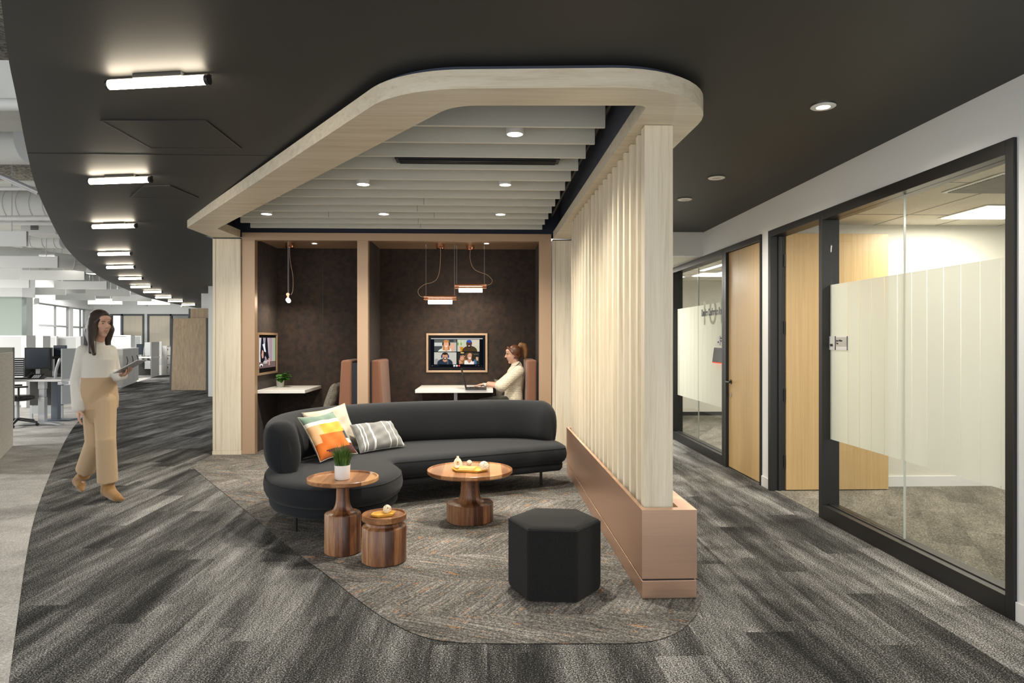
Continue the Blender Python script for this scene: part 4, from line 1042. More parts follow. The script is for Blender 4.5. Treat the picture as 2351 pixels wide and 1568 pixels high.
pw = onZ(889, 1178, sl_top + .006); woven_ball((pw.x, pw.y, sl_top + .0065), .0272, 'white wicker ball in the small yellow tray on the drum table')
pp = onZ(786, 1100, st_top)
t = thing('potted_grass', 'bushy green grass in a white cylinder pot on the taller side table', 'potted plant', (pp.x, pp.y, st_top + .0015))
m = MB(); m.lathe([(.046, .0), (.048, .003), (.052, .094), (.0495, .094), (.048, .078)], n=48); m.build('pot', 'pot_white', t, smooth=35)
m = MB(); m.lathe([(.0475, .0785), (.0475, .080)], n=32); m.build('soil', 'soil', t)
m = MB(); rnd = random.Random(3)
for k in range(330):
    a = rnd.uniform(0, 2 * PI); rr = .043 * math.sqrt(rnd.random()); h = rnd.uniform(.10, .175) * (1.05 - rr * 5)
    lean = rnd.uniform(.1, .5) * (rr / .04) + .05; b0 = Vector((rr * math.cos(a), rr * math.sin(a), .08))
    if k == 0: h, lean, a = .15, .9, PI * 1.05
    dirn = Vector((math.cos(a + rnd.uniform(-.5, .5)), math.sin(a + rnd.uniform(-.5, .5)), 0)); sd = Vector((-dirn.y, dirn.x, 0)).normalized()
    sd = (sd + dirn * rnd.uniform(-1, 1)).normalized(); w = rnd.uniform(.0016, .0028); prev = None
    for i in range(6):
        s = i / 5; p = b0 + dirn * lean * h * s ** 2 + Vector((0, 0, h * s * (1 - .12 * lean * s)))
        ww = w * (1 - s ** 2.2) + .0002
        q = (m.bm.verts.new(p - sd * ww), m.bm.verts.new(p + sd * ww))
        if prev: m.bm.faces.new([prev[0], prev[1], q[1], q[0]])
        prev = q
g = m.build('grass', 'blade', t, recalc=False); g['kind'] = 'stuff'
# ================================================================== BOOTH FURNITURE
ZD = CAMH - (896.3 - HOR) / FPX * depth((-2.4, 8.58))
def desk(x0, x1, y0, y1, label, leg=None, support=None):
    t = thing('booth_table', label, 'table', ((x0 + x1) / 2, y1, 0))
    m = MB(); m.box(x0, y0, ZD - .042, x1, y1, ZD); m.build('tabletop', 'white_lam', t, world=True, bevel=.003)
    if leg:
        m = MB(); m.box(leg[0], y0 + .22, .004, leg[1], y0 + .27, ZD - .042); m.build('leg', 'grey_metal', t, world=True, bevel=.004)
        m = MB(); m.box(leg[0] - .12, y0 + .1, .004, leg[1] + .10, y0 + .4, .012); m.build('foot', 'grey_metal', t, world=True)
    if support:
        m = MB(); m.rings([[(x0 + .25, y0 + .25, ZD - .07), (x1 - .35, y0 + .25, ZD - .07), (x1 - .35, y1 - .1, ZD - .07), (x0 + .25, y1 - .1, ZD - .07)], [(x0 + .05, y0 + .1, ZD - .0425), (x1 - .12, y0 + .1, ZD - .0425), (x1 - .12, y1 - .02, ZD - .0425), (x0 + .05, y1 - .02, ZD - .0425)]])
        m.build('bracket', 'black_metal', t, world=True)
    return t
yd = YF + .115
desk(xw + .004, pxm(700, yd), yd, YK - .004, 'white wall hung table with a leafy plant in the narrow booth bay', support=True)
desk(pxm(953, yd), pxm(1132, yd), yd, YK - .004, 'white table on a slim grey post in the wide booth bay', leg=(pxm(1042, yd + .2), pxm(1050, yd + .2)))
def bench(xa, xb, face, label, lean=.04, ya=YF + .19, yb=YK - .012, ztop=1.155):
    """xa = wall side, xb = seat side"""
    t = thing('booth_bench', label, 'bench', ((xa + xb) / 2, ya, 0.0))
    d = 1 if xb > xa else -1; th = abs(xb - xa)
    m = MB()
    m.rings([[(xa, ya, z) , (xb + d * lean * (1 - (z - .46) / .7), ya, z), (xb + d * lean * (1 - (z - .46) / .7) + d * .015, (ya + yb) / 2, z), (xb + d * lean * (1 - (z - .46) / .7), yb, z), (xa, yb, z)] for z in (.47, .7, .95, ztop)])
    m.build('backrest', 'tan_leather', t, world=True, bevel=.028, seg=4, smooth=50)
    m = MB(); m.box(min(xa, xb + d * .34), ya, .36, max(xa, xb + d * .34), yb, .465); m.build('seat', 'tan_leather', t, world=True, bevel=.025, seg=3)
    m = MB(); m.box(min(xa, xb + d * .32) + .01, ya + .02, .004, max(xa, xb + d * .32) - .01, yb, .36); m.build('base', 'navy_board', t, world=True)
    return t
yb_ = YF + .19
bench(pxm(851.5, yb_), pxm(872, yb_), 1, 'rust brown high backed bench on the plant bay side of the wide booth bay')
bench(pxm(1233, yb_), pxm(1209.5, yb_), -1, 'rust brown high backed bench behind the seated person', 0.0)
bench(pxm(807, yb_), pxm(783, yb_), -1, 'rust brown high backed bench facing the small table with the plant')
bx('bench_board', 'navy_board', pxm(807.5, yb_), yb_ + .02, .004, X[820] + .015, YK - .02, 1.12)
bx('bench_board', 'navy_board', pxm(1233.5, yb_), yb_ + .02, .004, X[1238] + .015, YK - .02, 1.12)
bx('bench_board', 'navy_board', X[845] - .003, yb_ + .02, .004, pxm(851, yb_), YK - .02, 1.12)
xs_ = pxm(783, yb_)
pillow_mesh((xs_ - .24, 8.80, .475), (xs_ - .20, 9.22, .475), (xs_ - .085, 9.20, .86), (xs_ - .095, 8.80, .86), .14, 'grey_cushion', ['grey_cushion'], 'grey patterned cushion propped on the bench under the narrow bay wall')
xs_ = pxm(1208, yb_)
pillow_mesh((.13, 9.36, .475), (.40, 9.40, .475), (.43, 9.435, .87), (.10, 9.415, .87), .12, 'taupe_cushion', ['grey_cushion'], 'taupe cushion at the wall beside the seated person')
# plant on the desk
pl = onZ(642.5, 884.5, ZD)
pl.y = 9.2; pl.x = pxm(643.5, 9.2)
t = thing('potted_plant', 'small leafy green plant in a pale grey pot on the wall hung table', 'potted plant', (pl.x, pl.y, ZD))
m = MB(); m.lathe([(.044, .0), (.046, .003), (.052, .095), (.049, .095), (.047, .08)], n=36); m.build('pot', 'pot_grey', t, smooth=35)
m = MB(); m.lathe([(.047, .0805), (.047, .083)], n=24); m.build('soil', 'soil', t)
rnd = random.Random(11)
m = MB(); ml = MB()
for k in range(62):
    a = rnd.uniform(0, 2 * PI)
    if math.cos(a) < -.2: a = PI - a if rnd.random() < .8 else a * .5; el = rnd.uniform(.2, 1.25); Lr = rnd.uniform(.05, .125)
    e = Vector((math.cos(a) * math.cos(el) * Lr, math.sin(a) * math.cos(el) * Lr * .7, .085 + Lr * math.sin(el)))
    m.tube([(0.01 * math.cos(a), .01 * math.sin(a), .082), e * .5 + Vector((0, 0, .05)), e], .0016, 5)
    d = Vector((math.cos(a), math.sin(a), rnd.uniform(-.4, .5))).normalized(); w = d.cross(Vector((0, 0, 1))).normalized(); up = w.cross(d)
    ll = rnd.uniform(.055, .085); prev = None
    for i in range(7):
        s = i / 6; hw = .027 * math.sin(PI * min(.999, s * .92 + .05)) ** .8; p = e + d * ll * s + up * (-.018 * s * s)
        q = (ml.bm.verts.new(p - w * hw + up * .004), ml.bm.verts.new(p), ml.bm.verts.new(p + w * hw + up * .004))
        if prev:
            ml.bm.faces.new([prev[0], prev[1], q[1], q[0]]); ml.bm.faces.new([prev[1], prev[2], q[2], q[1]])
        prev = q
m.build('stems', 'leaf', t, smooth=60); ml.build('leaves', 'leaf', t, smooth=180, recalc=False)
# ---- screens
PICM = {}
def pm(c, k=1.0):
    key = (c, k)
    if key not in PICM: PICM[key] = emit('picture_%02x%02x%02x' % c, rgb(*c), k * .9)
    return PICM[key]
class Pic:
    def __init__(s, fn, nrm, eps=.0003):
        s.fn, s.n, s.eps, s.k = fn, Vector(nrm), eps, 0; s.m = MB(); s.mats = []
    def mi(s, c):
        mt = pm(c)
        if mt not in s.mats: s.mats.append(mt)
        return s.mats.index(mt)
    def poly(s, pts, c):
        s.k += 1; s.m.face([s.fn(*p) + s.n * s.eps * s.k for p in pts], s.mi(c))
    def rect(s, x0, y0, x1, y1, c): s.poly([(x0, y0), (x1, y0), (x1, y1), (x0, y1)], c)
    def ell(s, cx, cy, rx, ry, c, clip=None, n=22, rot=0):
        pts = []
        for i in range(n):
            a = 2 * PI * i / n; x = rx * math.cos(a); y = ry * math.sin(a)
            X_, Y_ = cx + x * math.cos(rot) - y * math.sin(rot), cy + x * math.sin(rot) + y * math.cos(rot)
            if clip: X_ = min(max(X_, clip[0]), clip[2]); Y_ = min(max(Y_, clip[1]), clip[3])
            pts.append((X_, Y_))
        q = []
        for p in pts:
            if not q or (abs(p[0] - q[-1][0]) + abs(p[1] - q[-1][1])) > 1e-6: q.append(p)
        if len(q) > 2: s.poly(q, c)
tv = thing('wall_screen', 'recessed wall screen showing a four person video call in the wide booth bay', 'screen', (-.45, YK - .01, 1.0))
def P5(x, y, Y=YK - .012): return onY(960 + x / 7.837, 750 + y / 7.837, Y)
def tvframe(root, a, b_, nm='frame'):
    pass
A, B = P5(147, 822), P5(1247, 120)
bw = .028
m = MB()
m.box(A.x, YK - .022, A.z, A.x + bw, YK - .001, B.z); m.box(B.x - bw, YK - .022, A.z, B.x, YK - .001, B.z)
m.box(A.x + bw, YK - .022, A.z, B.x - bw, YK - .001, A.z + bw); m.box(A.x + bw, YK - .022, B.z - bw, B.x - bw, YK - .001, B.z)
m.build('frame', 'bronze_paint', tv, world=True, bevel=.002)
m = MB(); m.box(A.x + bw, YK - .010, A.z + bw, B.x - bw, YK - .001, B.z - bw); m.build('bezel', 'black_bezel', tv, world=True)
pc_ = Pic(lambda x, y: P5(x, y, YK - .0106), (0, -1, 0))
pc_.rect(222, 205, 1175, 730, (14, 16, 22)); pc_.rect(230, 209, 1160, 223, (205, 205, 208))
T = [(290, 232, 690, 447), (705, 232, 1103, 447), (290, 460, 690, 677), (705, 460, 1103, 677)]
# tile one
q = T[0]; pc_.rect(*q, (176, 178, 172)); pc_.rect(290, 232, 690, 285, (96, 98, 92)); pc_.rect(290, 350, 430, 447, (72, 76, 76)); pc_.rect(560, 235, 640, 275, (60, 66, 66)); pc_.rect(300, 290, 430, 345, (200, 200, 194))
pc_.ell(505, 335, 66, 90, (150, 98, 52), q); pc_.ell(505, 460, 150, 80, (214, 218, 208), q); pc_.ell(505, 400, 36, 46, (222, 160, 126), q); pc_.poly([(455, 300), (440, 420), (480, 425), (475, 320)], (186, 128, 70)); pc_.poly([(545, 300), (570, 415), (535, 425), (540, 320)], (176, 118, 62))
pc_.ell(505, 320, 44, 62, (232, 172, 140), q); pc_.ell(505, 262, 46, 26, (196, 134, 78), q); pc_.ell(505, 352, 18, 9, (240, 230, 224)); pc_.ell(488, 310, 6, 4, (70, 50, 40)); pc_.ell(522, 310, 6, 4, (70, 50, 40)); pc_.ell(447, 310, 14, 30, (52, 54, 58)); pc_.ell(565, 310, 14, 30, (52, 54, 58))
pc_.ell(618, 372, 34, 44, (226, 172, 140), q)
for k, (hx, hy_, r_) in enumerate(((588, 322, -.25), (610, 312, -.05), (634, 315, .1), (656, 330, .3))): pc_.ell(hx, hy_, 8, 26, (226, 172, 140), q, rot=r_)
pc_.ell(575, 372, 8, 24, (226, 172, 140), q, rot=-.7); pc_.poly([(598, 400), (640, 400), (640, 446), (600, 446)], (220, 166, 134))
# tile two
q = T[1]; pc_.rect(*q, (206, 196, 176)); pc_.rect(705, 235, 870, 345, (190, 200, 170)); pc_.rect(738, 235, 744, 345, (222, 220, 210)); pc_.rect(800, 235, 806, 345, (222, 220, 210)); pc_.ell(720, 310, 16, 30, (140, 160, 96), q); pc_.ell(775, 310, 18, 26, (150, 168, 110), q); pc_.rect(705, 345, 1103, 447, (200, 190, 170)); pc_.poly([(755, 360), (815, 370), (805, 446), (760, 446)], (196, 132, 36))
pc_.ell(928, 440, 136, 96, (72, 58, 40), q); pc_.ell(918, 300, 52, 64, (38, 50, 96), q); pc_.ell(917, 318, 48, 60, (92, 60, 50), q); pc_.ell(917, 352, 40, 24, (46, 34, 32), q); pc_.ell(917, 346, 20, 8, (216, 200, 190)); pc_.ell(900, 305, 6, 4, (20, 16, 16)); pc_.ell(936, 305, 6, 4, (20, 16, 16)); pc_.ell(917, 262, 46, 24, (52, 84, 170), q)
# tile three
q = T[2]; pc_.rect(*q, (192, 190, 178)); pc_.poly([(300, 590), (335, 572), (370, 600), (370, 676), (300, 676)], (150, 150, 146)); pc_.ell(484, 660, 140, 90, (46, 54, 68), q); pc_.ell(485, 600, 40, 36, (196, 142, 110), q); pc_.ell(485, 520, 62, 58, (46, 36, 30), q); pc_.ell(485, 535, 48, 62, (206, 150, 116), q); pc_.ell(486, 570, 40, 26, (96, 68, 52), q); pc_.ell(487, 566, 22, 9, (236, 226, 218)); pc_.ell(467, 525, 6, 4, (40, 28, 24)); pc_.ell(505, 525, 6, 4, (40, 28, 24)); pc_.ell(485, 485, 50, 22, (46, 36, 30), q); pc_.ell(426, 535, 13, 30, (40, 60, 120)); pc_.ell(545, 535, 13, 30, (40, 60, 120)); pc_.rect(520, 590, 545, 676, (86, 92, 102))
# tile four
q = T[3]; pc_.rect(*q, (44, 46, 44)); pc_.ell(795, 470, 34, 10, (236, 196, 120), q); pc_.rect(1040, 545, 1082, 610, (196, 160, 120)); pc_.rect(985, 490, 1085, 500, (120, 96, 66)); pc_.rect(1000, 590, 1052, 676, (66, 100, 140)); pc_.ell(925, 555, 88, 100, (92, 70, 46), q); pc_.ell(800, 610, 60, 60, (140, 100, 60), q)
pc_.ell(922, 650, 92, 62, (190, 136, 106), q); pc_.poly([(835, 610), (870, 600), (920, 660), (975, 600), (1005, 620), (1000, 676), (832, 676)], (232, 228, 222)); pc_.ell(930, 535, 44, 58, (206, 152, 124), q); pc_.ell(930, 565, 22, 10, (244, 236, 230)); pc_.ell(912, 525, 6, 4, (40, 28, 24)); pc_.ell(948, 525, 6, 4, (40, 28, 24)); pc_.ell(985, 560, 24, 70, (52, 44, 34), q)
pc_.ell(788, 572, 36, 34, (210, 152, 122), q); pc_.poly([(735, 600), (770, 606), (800, 660), (740, 674)], (196, 140, 110))
for hx, hy_, r_ in ((768, 538, -.2), (790, 530, .1), (812, 530, .4), (830, 540, .7)): pc_.ell(hx, hy_, 7, 24, (210, 152, 122), q, rot=r_)
for bxx, cc in ((651, (236, 236, 236)), (696, (236, 236, 236)), (740, (208, 40, 44))): pc_.ell(bxx, 702, 18, 17, cc)
pc_.rect(641, 698, 661, 706, (120, 120, 122)); pc_.rect(686, 698, 706, 706, (120, 120, 122)); pc_.rect(730, 699, 750, 705, (240, 220, 220))
pc_.ell(255, 701, 8, 8, (110, 110, 112)); pc_.rect(275, 699, 385, 703, (70, 70, 74)); pc_.rect(1030, 696, 1050, 706, (80, 80, 84)); pc_.ell(1087, 701, 10, 7, (90, 90, 94)); pc_.ell(1137, 701, 4, 6, (90, 90, 94))
pc_.m.build('display', pc_.mats, tv, world=True, recalc=False)
# narrow bay screen on the side panel
tv2 = thing('side_wall_screen', 'recessed wall screen with a suited figure over chess pieces above the small table', 'screen', (xw + .01, 9.0, 1.0))
ya_, yb2 = onX(589.5, HOR, xw).y, onX(634, HOR, xw).y
ya_ = max(ya_, YF + .11); yb2 = min(yb2, YK - .03)
za_, zb_ = .965, 1.505
m = MB()
m.box(xw + .001, ya_, za_, xw + .022, ya_ + bw, zb_); m.box(xw + .001, yb2 - bw, za_, xw + .022, yb2, zb_); m.box(xw + .001, ya_ + bw, za_, xw + .022, yb2 - bw, za_ + bw); m.box(xw + .001, ya_ + bw, zb_ - bw, xw + .022, yb2 - bw, zb_)
m.build('frame', 'bronze_paint', tv2, world=True, bevel=.002)
m = MB(); m.box(xw + .001, ya_ + bw, za_ + bw, xw + .006, yb2 - bw, zb_ - bw); m.build('bezel', 'black_bezel', tv2, world=True)
y0s, y1s, z0s, z1s = ya_ + bw + .01, yb2 - bw - .03, za_ + .085, zb_ - .065
p2_ = Pic(lambda s, t_: Vector((xw + .0064, y0s + (y1s - y0s) * s, z1s + (z0s - z1s) * t_)), (1, 0, 0))
p2_.rect(0, 0, 1, 1, (178, 164, 168)); p2_.rect(0, 0, .12, 1, (214, 214, 214)); p2_.rect(.62, 0, .80, 1, (160, 140, 146)); p2_.rect(.86, 0, 1, 1, (158, 168, 132)); p2_.rect(0, .80, 1, 1, (110, 92, 88))
p2_.poly([(.17, 0), (.50, 0), (.56, .5), (.62, .72), (.52, .75), (.38, .6), (.30, .82), (.12, .80), (.10, .5)], (28, 28, 34)); p2_.poly([(.27, 0), (.40, 0), (.37, .3), (.30, .3)], (190, 196, 210)); p2_.poly([(.33, .0), (.37, .0), (.36, .28), (.33, .28)], (120, 40, 44)); p2_.poly([(.22, .22), (.34, .18), (.42, .48), (.33, .46)], (226, 228, 234))
p2_.poly([(.20, .40), (.28, .44), (.28, .66), (.20, .68), (.16, .56)], (206, 152, 136)); p2_.poly([(.56, .68), (.64, .70), (.64, .92), (.58, .93)], (206, 160, 146))
for s_ in (.30, .38, .46): p2_.ell(s_, .82, .02, .05, (230, 228, 226)); 
for s_ in (.16, .24, .34, .42): p2_.ell(s_, .72, .018, .05, (34, 30, 30))
p2_.ell(.14, .90, .10, .05, (226, 224, 222)); p2_.ell(.14, .925, .05, .03, (40, 34, 34))
p2_.m.build('display', p2_.mats, tv2, world=True, recalc=False)
# laptop
lb = onZ(1092, 890.8, ZD)
lt = thing('laptop', 'open dark laptop on the white booth table in front of the seated person', 'laptop', (lb.x, yd + .14, ZD))
xa_, xb_ = pxm(1069, yd + .10) - lb.x, pxm(1117, yd + .10) - lb.x
m = MB(); m.box(xa_, -.16, .001, xb_, .16, .014); m.build('base', 'black_plastic', lt, bevel=.003)
m = MB()
for r_ in range(4):
    for c_ in range(11): m.box(xa_ + .05 + r_ * .03, -.145 + c_ * .0265, .0142, xa_ + .075 + r_ * .03, -.123 + c_ * .0265, .016)
m.build('keyboard', 'black_satin', lt)
hgt = CAMH - (848 - HOR) / FPX * 8.55 - ZD
dx = pxm(1058.5, yd + .1) - lb.x - xa_
m = MB(); m.rings([[(xa_, -.16, .012), (xa_ + .008, -.16, .014), (xa_ + .008, .16, .014), (xa_, .16, .012)], [(xa_ + dx, -.16, hgt), (xa_ + dx + .006, -.16, hgt + .001), (xa_ + dx + .006, .16, hgt + .001), (xa_ + dx, .16, hgt)]]); m.build('screen_lid', 'black_plastic', lt)
# ================================================================== PEOPLE
M['skin'] = plain('skin', (.56, .33, .235, 1), .5, spec=.35, grain=.05, gscale=60)
M['skin'].node_tree.nodes['Principled BSDF'].inputs['Subsurface Weight'].default_value = .12
M['skin'].node_tree.nodes['Principled BSDF'].inputs['Subsurface Radius'].default_value = (.012, .005, .003)
M['lips'] = plain('lips', (.44, .20, .16, 1), .45)
M['eye_white'] = plain('eye_white', (.42, .37, .33, 1), .25)
M['eye_dark'] = plain('eye_iris', (.03, .018, .012, 1), .15)
M['brow_brown'] = plain('brow_hair', (.035, .02, .013, 1), .7)
def hairmat(name, a, b_):
    return wood(name, a, tuple((x + y) / 2 for x, y in zip(a, b_)), b_, (120, 120, 6), .42, bump=.4, detail=4)
M['hair_dark'] = hairmat('dark_brown_hair', (.012, .008, .006, 1), (.05, .032, .022, 1))
M['hair_auburn'] = hairmat('auburn_hair', (.045, .014, .007, 1), (.17, .062, .028, 1))
M['hair_gold'] = hairmat('golden_ponytail_hair', (.12, .048, .016, 1), (.34, .17, .06, 1))
M['white_knit'] = fabric('off_white_fine_knit', (.60, .57, .51, 1), (.68, .65, .59, 1), 420, sheen=.25, bump=.35)
M['khaki'] = fabric('khaki_twill', (.44, .31, .185, 1), (.52, .375, .235, 1), 380, sheen=.1, bump=.25)
M['suede'] = fabric('tan_suede', (.26, .135, .045, 1), (.36, .20, .075, 1), 200, sheen=.3, bump=.25)
M['heel'] = plain('dark_stacked_heel', (.075, .03, .015, 1), .5)
M['denim'] = fabric('dark_olive_trousers', (.03, .033, .024, 1), (.055, .058, .043, 1), 300)
def cableknit():
    m, nt, b = newmat('cream_cable_knit'); L = nt.links.new
    tc = N(nt, 'ShaderNodeTexCoord'); mp = N(nt, 'ShaderNodeMapping'); mp.inputs['Scale'].default_value = (1, 1, 1); L(tc.outputs['Object'], mp.inputs[0])
    w1 = N(nt, 'ShaderNodeTexWave', wave_type='BANDS', bands_direction='Z'); w1.inputs['Scale'].default_value = 14; w1.inputs['Distortion'].default_value = 3; w1.inputs['Detail Scale'].default_value = 9; L(mp.outputs[0], w1.inputs[0])
    w2 = N(nt, 'ShaderNodeTexVoronoi'); w2.inputs['Scale'].default_value = 55; L(mp.outputs[0], w2.inputs['Vector'])
    h = math_n(nt, 'ADD', math_n(nt, 'MULTIPLY', w1.outputs['Fac'], .6), math_n(nt, 'MULTIPLY', w2.outputs['Distance'], .8))
    L(ramp(nt, h, [(.1, (.50, .43, .30, 1)), (.6, (.74, .67, .52, 1))]), b.inputs['Base Color']); b.inputs['Roughness'].default_value = .9; b.inputs['Sheen Weight'].default_value = .3
    bp = N(nt, 'ShaderNodeBump'); bp.inputs['Strength'].default_value = .7; bp.inputs['Distance'].default_value = .006; L(h, bp.inputs['Height']); L(bp.outputs[0], b.inputs['Normal'])
    return m
M['cable'] = cableknit()
def fuse(mb, name, mats, parent, voxel=.005, smooth_it=3, matfn=None):
    """union of overlapping volumes as one continuous surface"""
    bmesh.ops.recalc_face_normals(mb.bm, faces=mb.bm.faces)
    me = bpy.data.meshes.new('tmp'); mb.bm.to_mesh(me); mb.bm.free()
    o = bpy.data.objects.new('tmp', me); COL.objects.link(o)
    md = o.modifiers.new('r', 'REMESH'); md.mode = 'VOXEL'; md.voxel_size = voxel; md.use_smooth_shade = True
    if smooth_it:
        sm = o.modifiers.new('s', 'SMOOTH'); sm.iterations = smooth_it; sm.factor = .5
    dg = bpy.context.evaluated_depsgraph_get(); ev = o.evaluated_get(dg)
    me2 = bpy.data.meshes.new_from_object(ev); bpy.data.objects.remove(o); bpy.data.meshes.remove(me)
    me2.name = name; me2.materials.clear()
    for m_ in (mats if isinstance(mats, list) else [mats]): me2.materials.append(M[m_])
    for p in me2.polygons:
        p.use_smooth = True; p.material_index = matfn(p.center) if matfn else 0
    r = bpy.data.objects.new(name, me2); COL.objects.link(r); r.parent = parent; me2.transform(wmat(parent).inverted())
    return r
def basis(f, up=(0, 0, 1)):
    f = Vector(f).normalized(); up = Vector(up); s = f.cross(up).normalized(); up = s.cross(f).normalized()
    return f, s, up                                      # forward, person's right, up
def rot3(f, s, u):
    return Matrix((s, f, u)).transposed()                # local x=side, y=forward, z=up
def head(mb, c, f, s, u, k=1.0):
    R = rot3(f, s, u)
    def P(a, b_, d): return c + (s * a + f * b_ + u * d) * k
    def E(a, b_, d, rx, ry, rz): mb.sphere(P(a, b_, d), (rx * k, ry * k, rz * k), 24, 16, R=R)
    E(0, -.016, .030, .074, .094, .084); E(0, .016, -.024, .0595, .072, .090); E(0, .050, -.098, .023, .025, .020); E(0, .022, -.080, .042, .050, .036)
    E(0, .070, .030, .046, .020, .014); E(0, .060, .055, .050, .030, .030)
    mb.capsule(P(0, .084, .018), P(0, .104, -.018), .007 * k, .0115 * k, 12); E(.010, .094, -.022, .008, .009, .007); E(-.010, .094, -.022, .008, .009, .007)
    E(0, .079, -.051, .020, .0105, .0055); E(0, .078, -.059, .017, .0105, .0055)
    for q in (-1, 1):
        E(q * .033, .050, -.020, .024, .026, .028); E(q * .073, -.006, -.006, .008, .019, .029)
    return P
def face_bits(P, root, f, s, u, k=1.0):
    R = rot3(f, s, u)
    for q in (-1, 1):
        m = MB(); m.sphere(P(q * .030, .0735, .010), (.0115 * k, .0074 * k, .0044 * k), 14, 10, R=R); e = m.build('eye', 'eye_white', root, world=True, smooth=180)
        m = MB(); m.sphere(P(q * .030, .0800, .0098), (.0060 * k, .0022 * k, .0046 * k), 12, 8, R=R); m.build('iris', 'eye_dark', e, world=True, smooth=180)
        m = MB(); m.tube([P(q * .014, .0885, .0285), P(q * .030, .0885, .0325), P(q * .046, .077, .029)], [.0022, .0028, .0014], 8); m.build('eyebrow', 'brow_brown', root, world=True, smooth=180)
def hand(mb, wrist, d, n, thumb, curl=.35, k=1.0, spread=.021):
    """d = pointing direction, n = palm normal (fingers curl towards it), thumb = side the thumb is on"""
    d = Vector(d).normalized(); n = Vector(n); n = (n - n.dot(d) * d).normalized(); t = Vector(thumb); t = (t - t.dot(d) * d - t.dot(n) * n).normalized()
    w = Vector(wrist); R = Matrix((t, d, n)).transposed()
    mb.sphere(w + d * .045 * k, (.040 * k, .052 * k, .0155 * k), 18, 12, R=R); mb.sphere(w + d * .07 * k, (.041 * k, .026 * k, .0135 * k), 18, 12, R=R)
    mb.capsule(w - d * .03 * k, w + d * .02 * k, .024 * k, .023 * k)
    for i, (o, L_) in enumerate(((1.5, .070), (.5, .079), (-.5, .073), (-1.5, .056))):
        p = w + (d * (.082 - .004 * abs(o)) + t * o * spread) * k; ang = curl * (.6 + .1 * i); dd = d
        for j, fr in enumerate((.44, .32, .24)):
            ang2 = ang * (j + 1) * .8
            dd = (d * math.cos(ang2) + n * math.sin(ang2) + t * o * .035).normalized(); q = p + dd * L_ * fr * k
            mb.capsule(p, q, (.0088 - .0008 * j) * k, (.0082 - .0009 * j) * k, 10); p = q
    p = w + (d * .022 + t * .030) * k; dd = (d * .62 + t * .70 + n * .3).normalized(); q = p + dd * .036 * k
    mb.capsule(p, q, .0115 * k, .0098 * k, 10); r = q + (d * .86 + t * .28 + n * .4).normalized() * .030 * k; mb.capsule(q, r, .0098 * k, .0078 * k, 10)
def loft(mb, rings, s, f, n=28):
    mb.rings([[Vector(c) + s * (hw * math.cos(2 * PI * i / n)) + f * (hd * math.sin(2 * PI * i / n)) for i in range(n)] for c, hw, hd in rings])
# ------------------------------------------------ walking person
pw_ = thing('person', 'person walking down the aisle in a white sweater and khaki trousers, holding a tablet', 'person', (F(255, 1150).x - .05, F(255, 1150).y + .05, 0))
f, s, u = basis((.78, -.62, 0))
DP = 6.08
def w_(x, y, dd=0): return W(x, y, DP + dd)
hc = w_(232, 744, -.02)
fh, sh, uh = basis((.86, -.50, -.08))
tor = [((228, 938), .138, .092), ((226, 912), .150, .100), ((226, 890), .136, .098), ((226, 866), .118, .095), ((225, 846), .126, .100), ((223, 826), .138, .116), ((222, 812), .150, .104), ((221, 801), .150, .078), ((221, 793), .085, .062)]
def torso(g=0.0): return [(w_(*p), a + g, b_ + g) for p, a, b_ in tor]
shR, elR, wrR = w_(192, 808, -.10), w_(177, 872, -.07), w_(182, 936, -.14)
shL, elL, wrL = w_(252, 807, .10), w_(264, 864, .13), w_(281, 861, -.10)
hipF, knF, anF = w_(241, 925, -.02), w_(243, 1012, -.10), w_(248, 1124, -.05)
hipB, knB, anB = w_(214, 925, .04), w_(218, 1015, .05), w_(190, 1096, .27)
m = MB(); P = head(m, hc, fh, sh, uh, .97)
m.capsule(w_(221, 796), hc + fh * -.005 - uh * .07, .053, .048); loft(m, torso(-.006), s, f)
for a, b_, c in ((shR, elR, wrR), (shL, elL, wrL)): m.capsule(a, b_, .046, .036); m.capsule(b_, c, .036, .025)
for a, b_, c in ((hipF, knF, anF), (hipB, knB, anB)): m.capsule(a, b_, .078, .052); m.capsule(b_, c, .050, .036)
hand(m, wrR, (-.05, -.1, -1), (.75, .55, 0), f, .45, .95); hand(m, wrL, (.80, -.45, .30), (-.25, -.3, .9), (.35, -.9, .1), .5, .95)
toeB = F(189, 1133)
m.capsule(anF, F(264, 1151) + Vector((0, 0, .03)), .024, .018); m.capsule(anB, anB.lerp(toeB + Vector((0, 0, .03)), .45), .024, .018)
lipc = P(0, .088, -.055)
fuse(m, 'body', ['skin', 'lips'], pw_, .0032, 4, lambda c: 1 if abs((c - lipc).dot(sh)) < .0185 and abs((c - lipc).dot(uh)) < .0085 and (c - lipc).dot(fh) > -.012 else 0)
face_bits(P, pw_, fh, sh, uh, .97)
m = MB(); R = rot3(fh, sh, uh)
m.sphere(P(0, -.026, .040), (.084, .094, .092), 24, 16, R=R)
hb = P(0, -.075, .01)
for (a, b_, c) in ((P(.055, -.02, .07), P(.082, .015, -.04), w_(208, 808, -.20)), (P(.03, -.06, .05), P(.06, -.075, -.06), w_(196, 815, -.10)), (P(.0, -.07, .04), P(.0, -.09, -.08), w_(198, 800, .05)), (P(-.06, -.03, .06), P(-.08, -.01, -.05), w_(246, 795, .10)), (P(.07, -.01, .03), P(.085, -.02, -.07), w_(216, 812, -.22))):
    m.capsule(a, b_, .038, .046); m.capsule(b_, c, .048, .018)
m.capsule(P(.0, .045, .098), P(.07, .030, .02), .026, .020); m.capsule(P(-.0, .045, .098), P(-.07, .030, .02), .026, .020)
fuse(m, 'hair', 'hair_dark', pw_, .006, 4)
m = MB(); tr = torso(.014)[2:]; loft(m, tr, s, f); m.capsule(w_(221, 797), w_(223, 781), .072, .060)
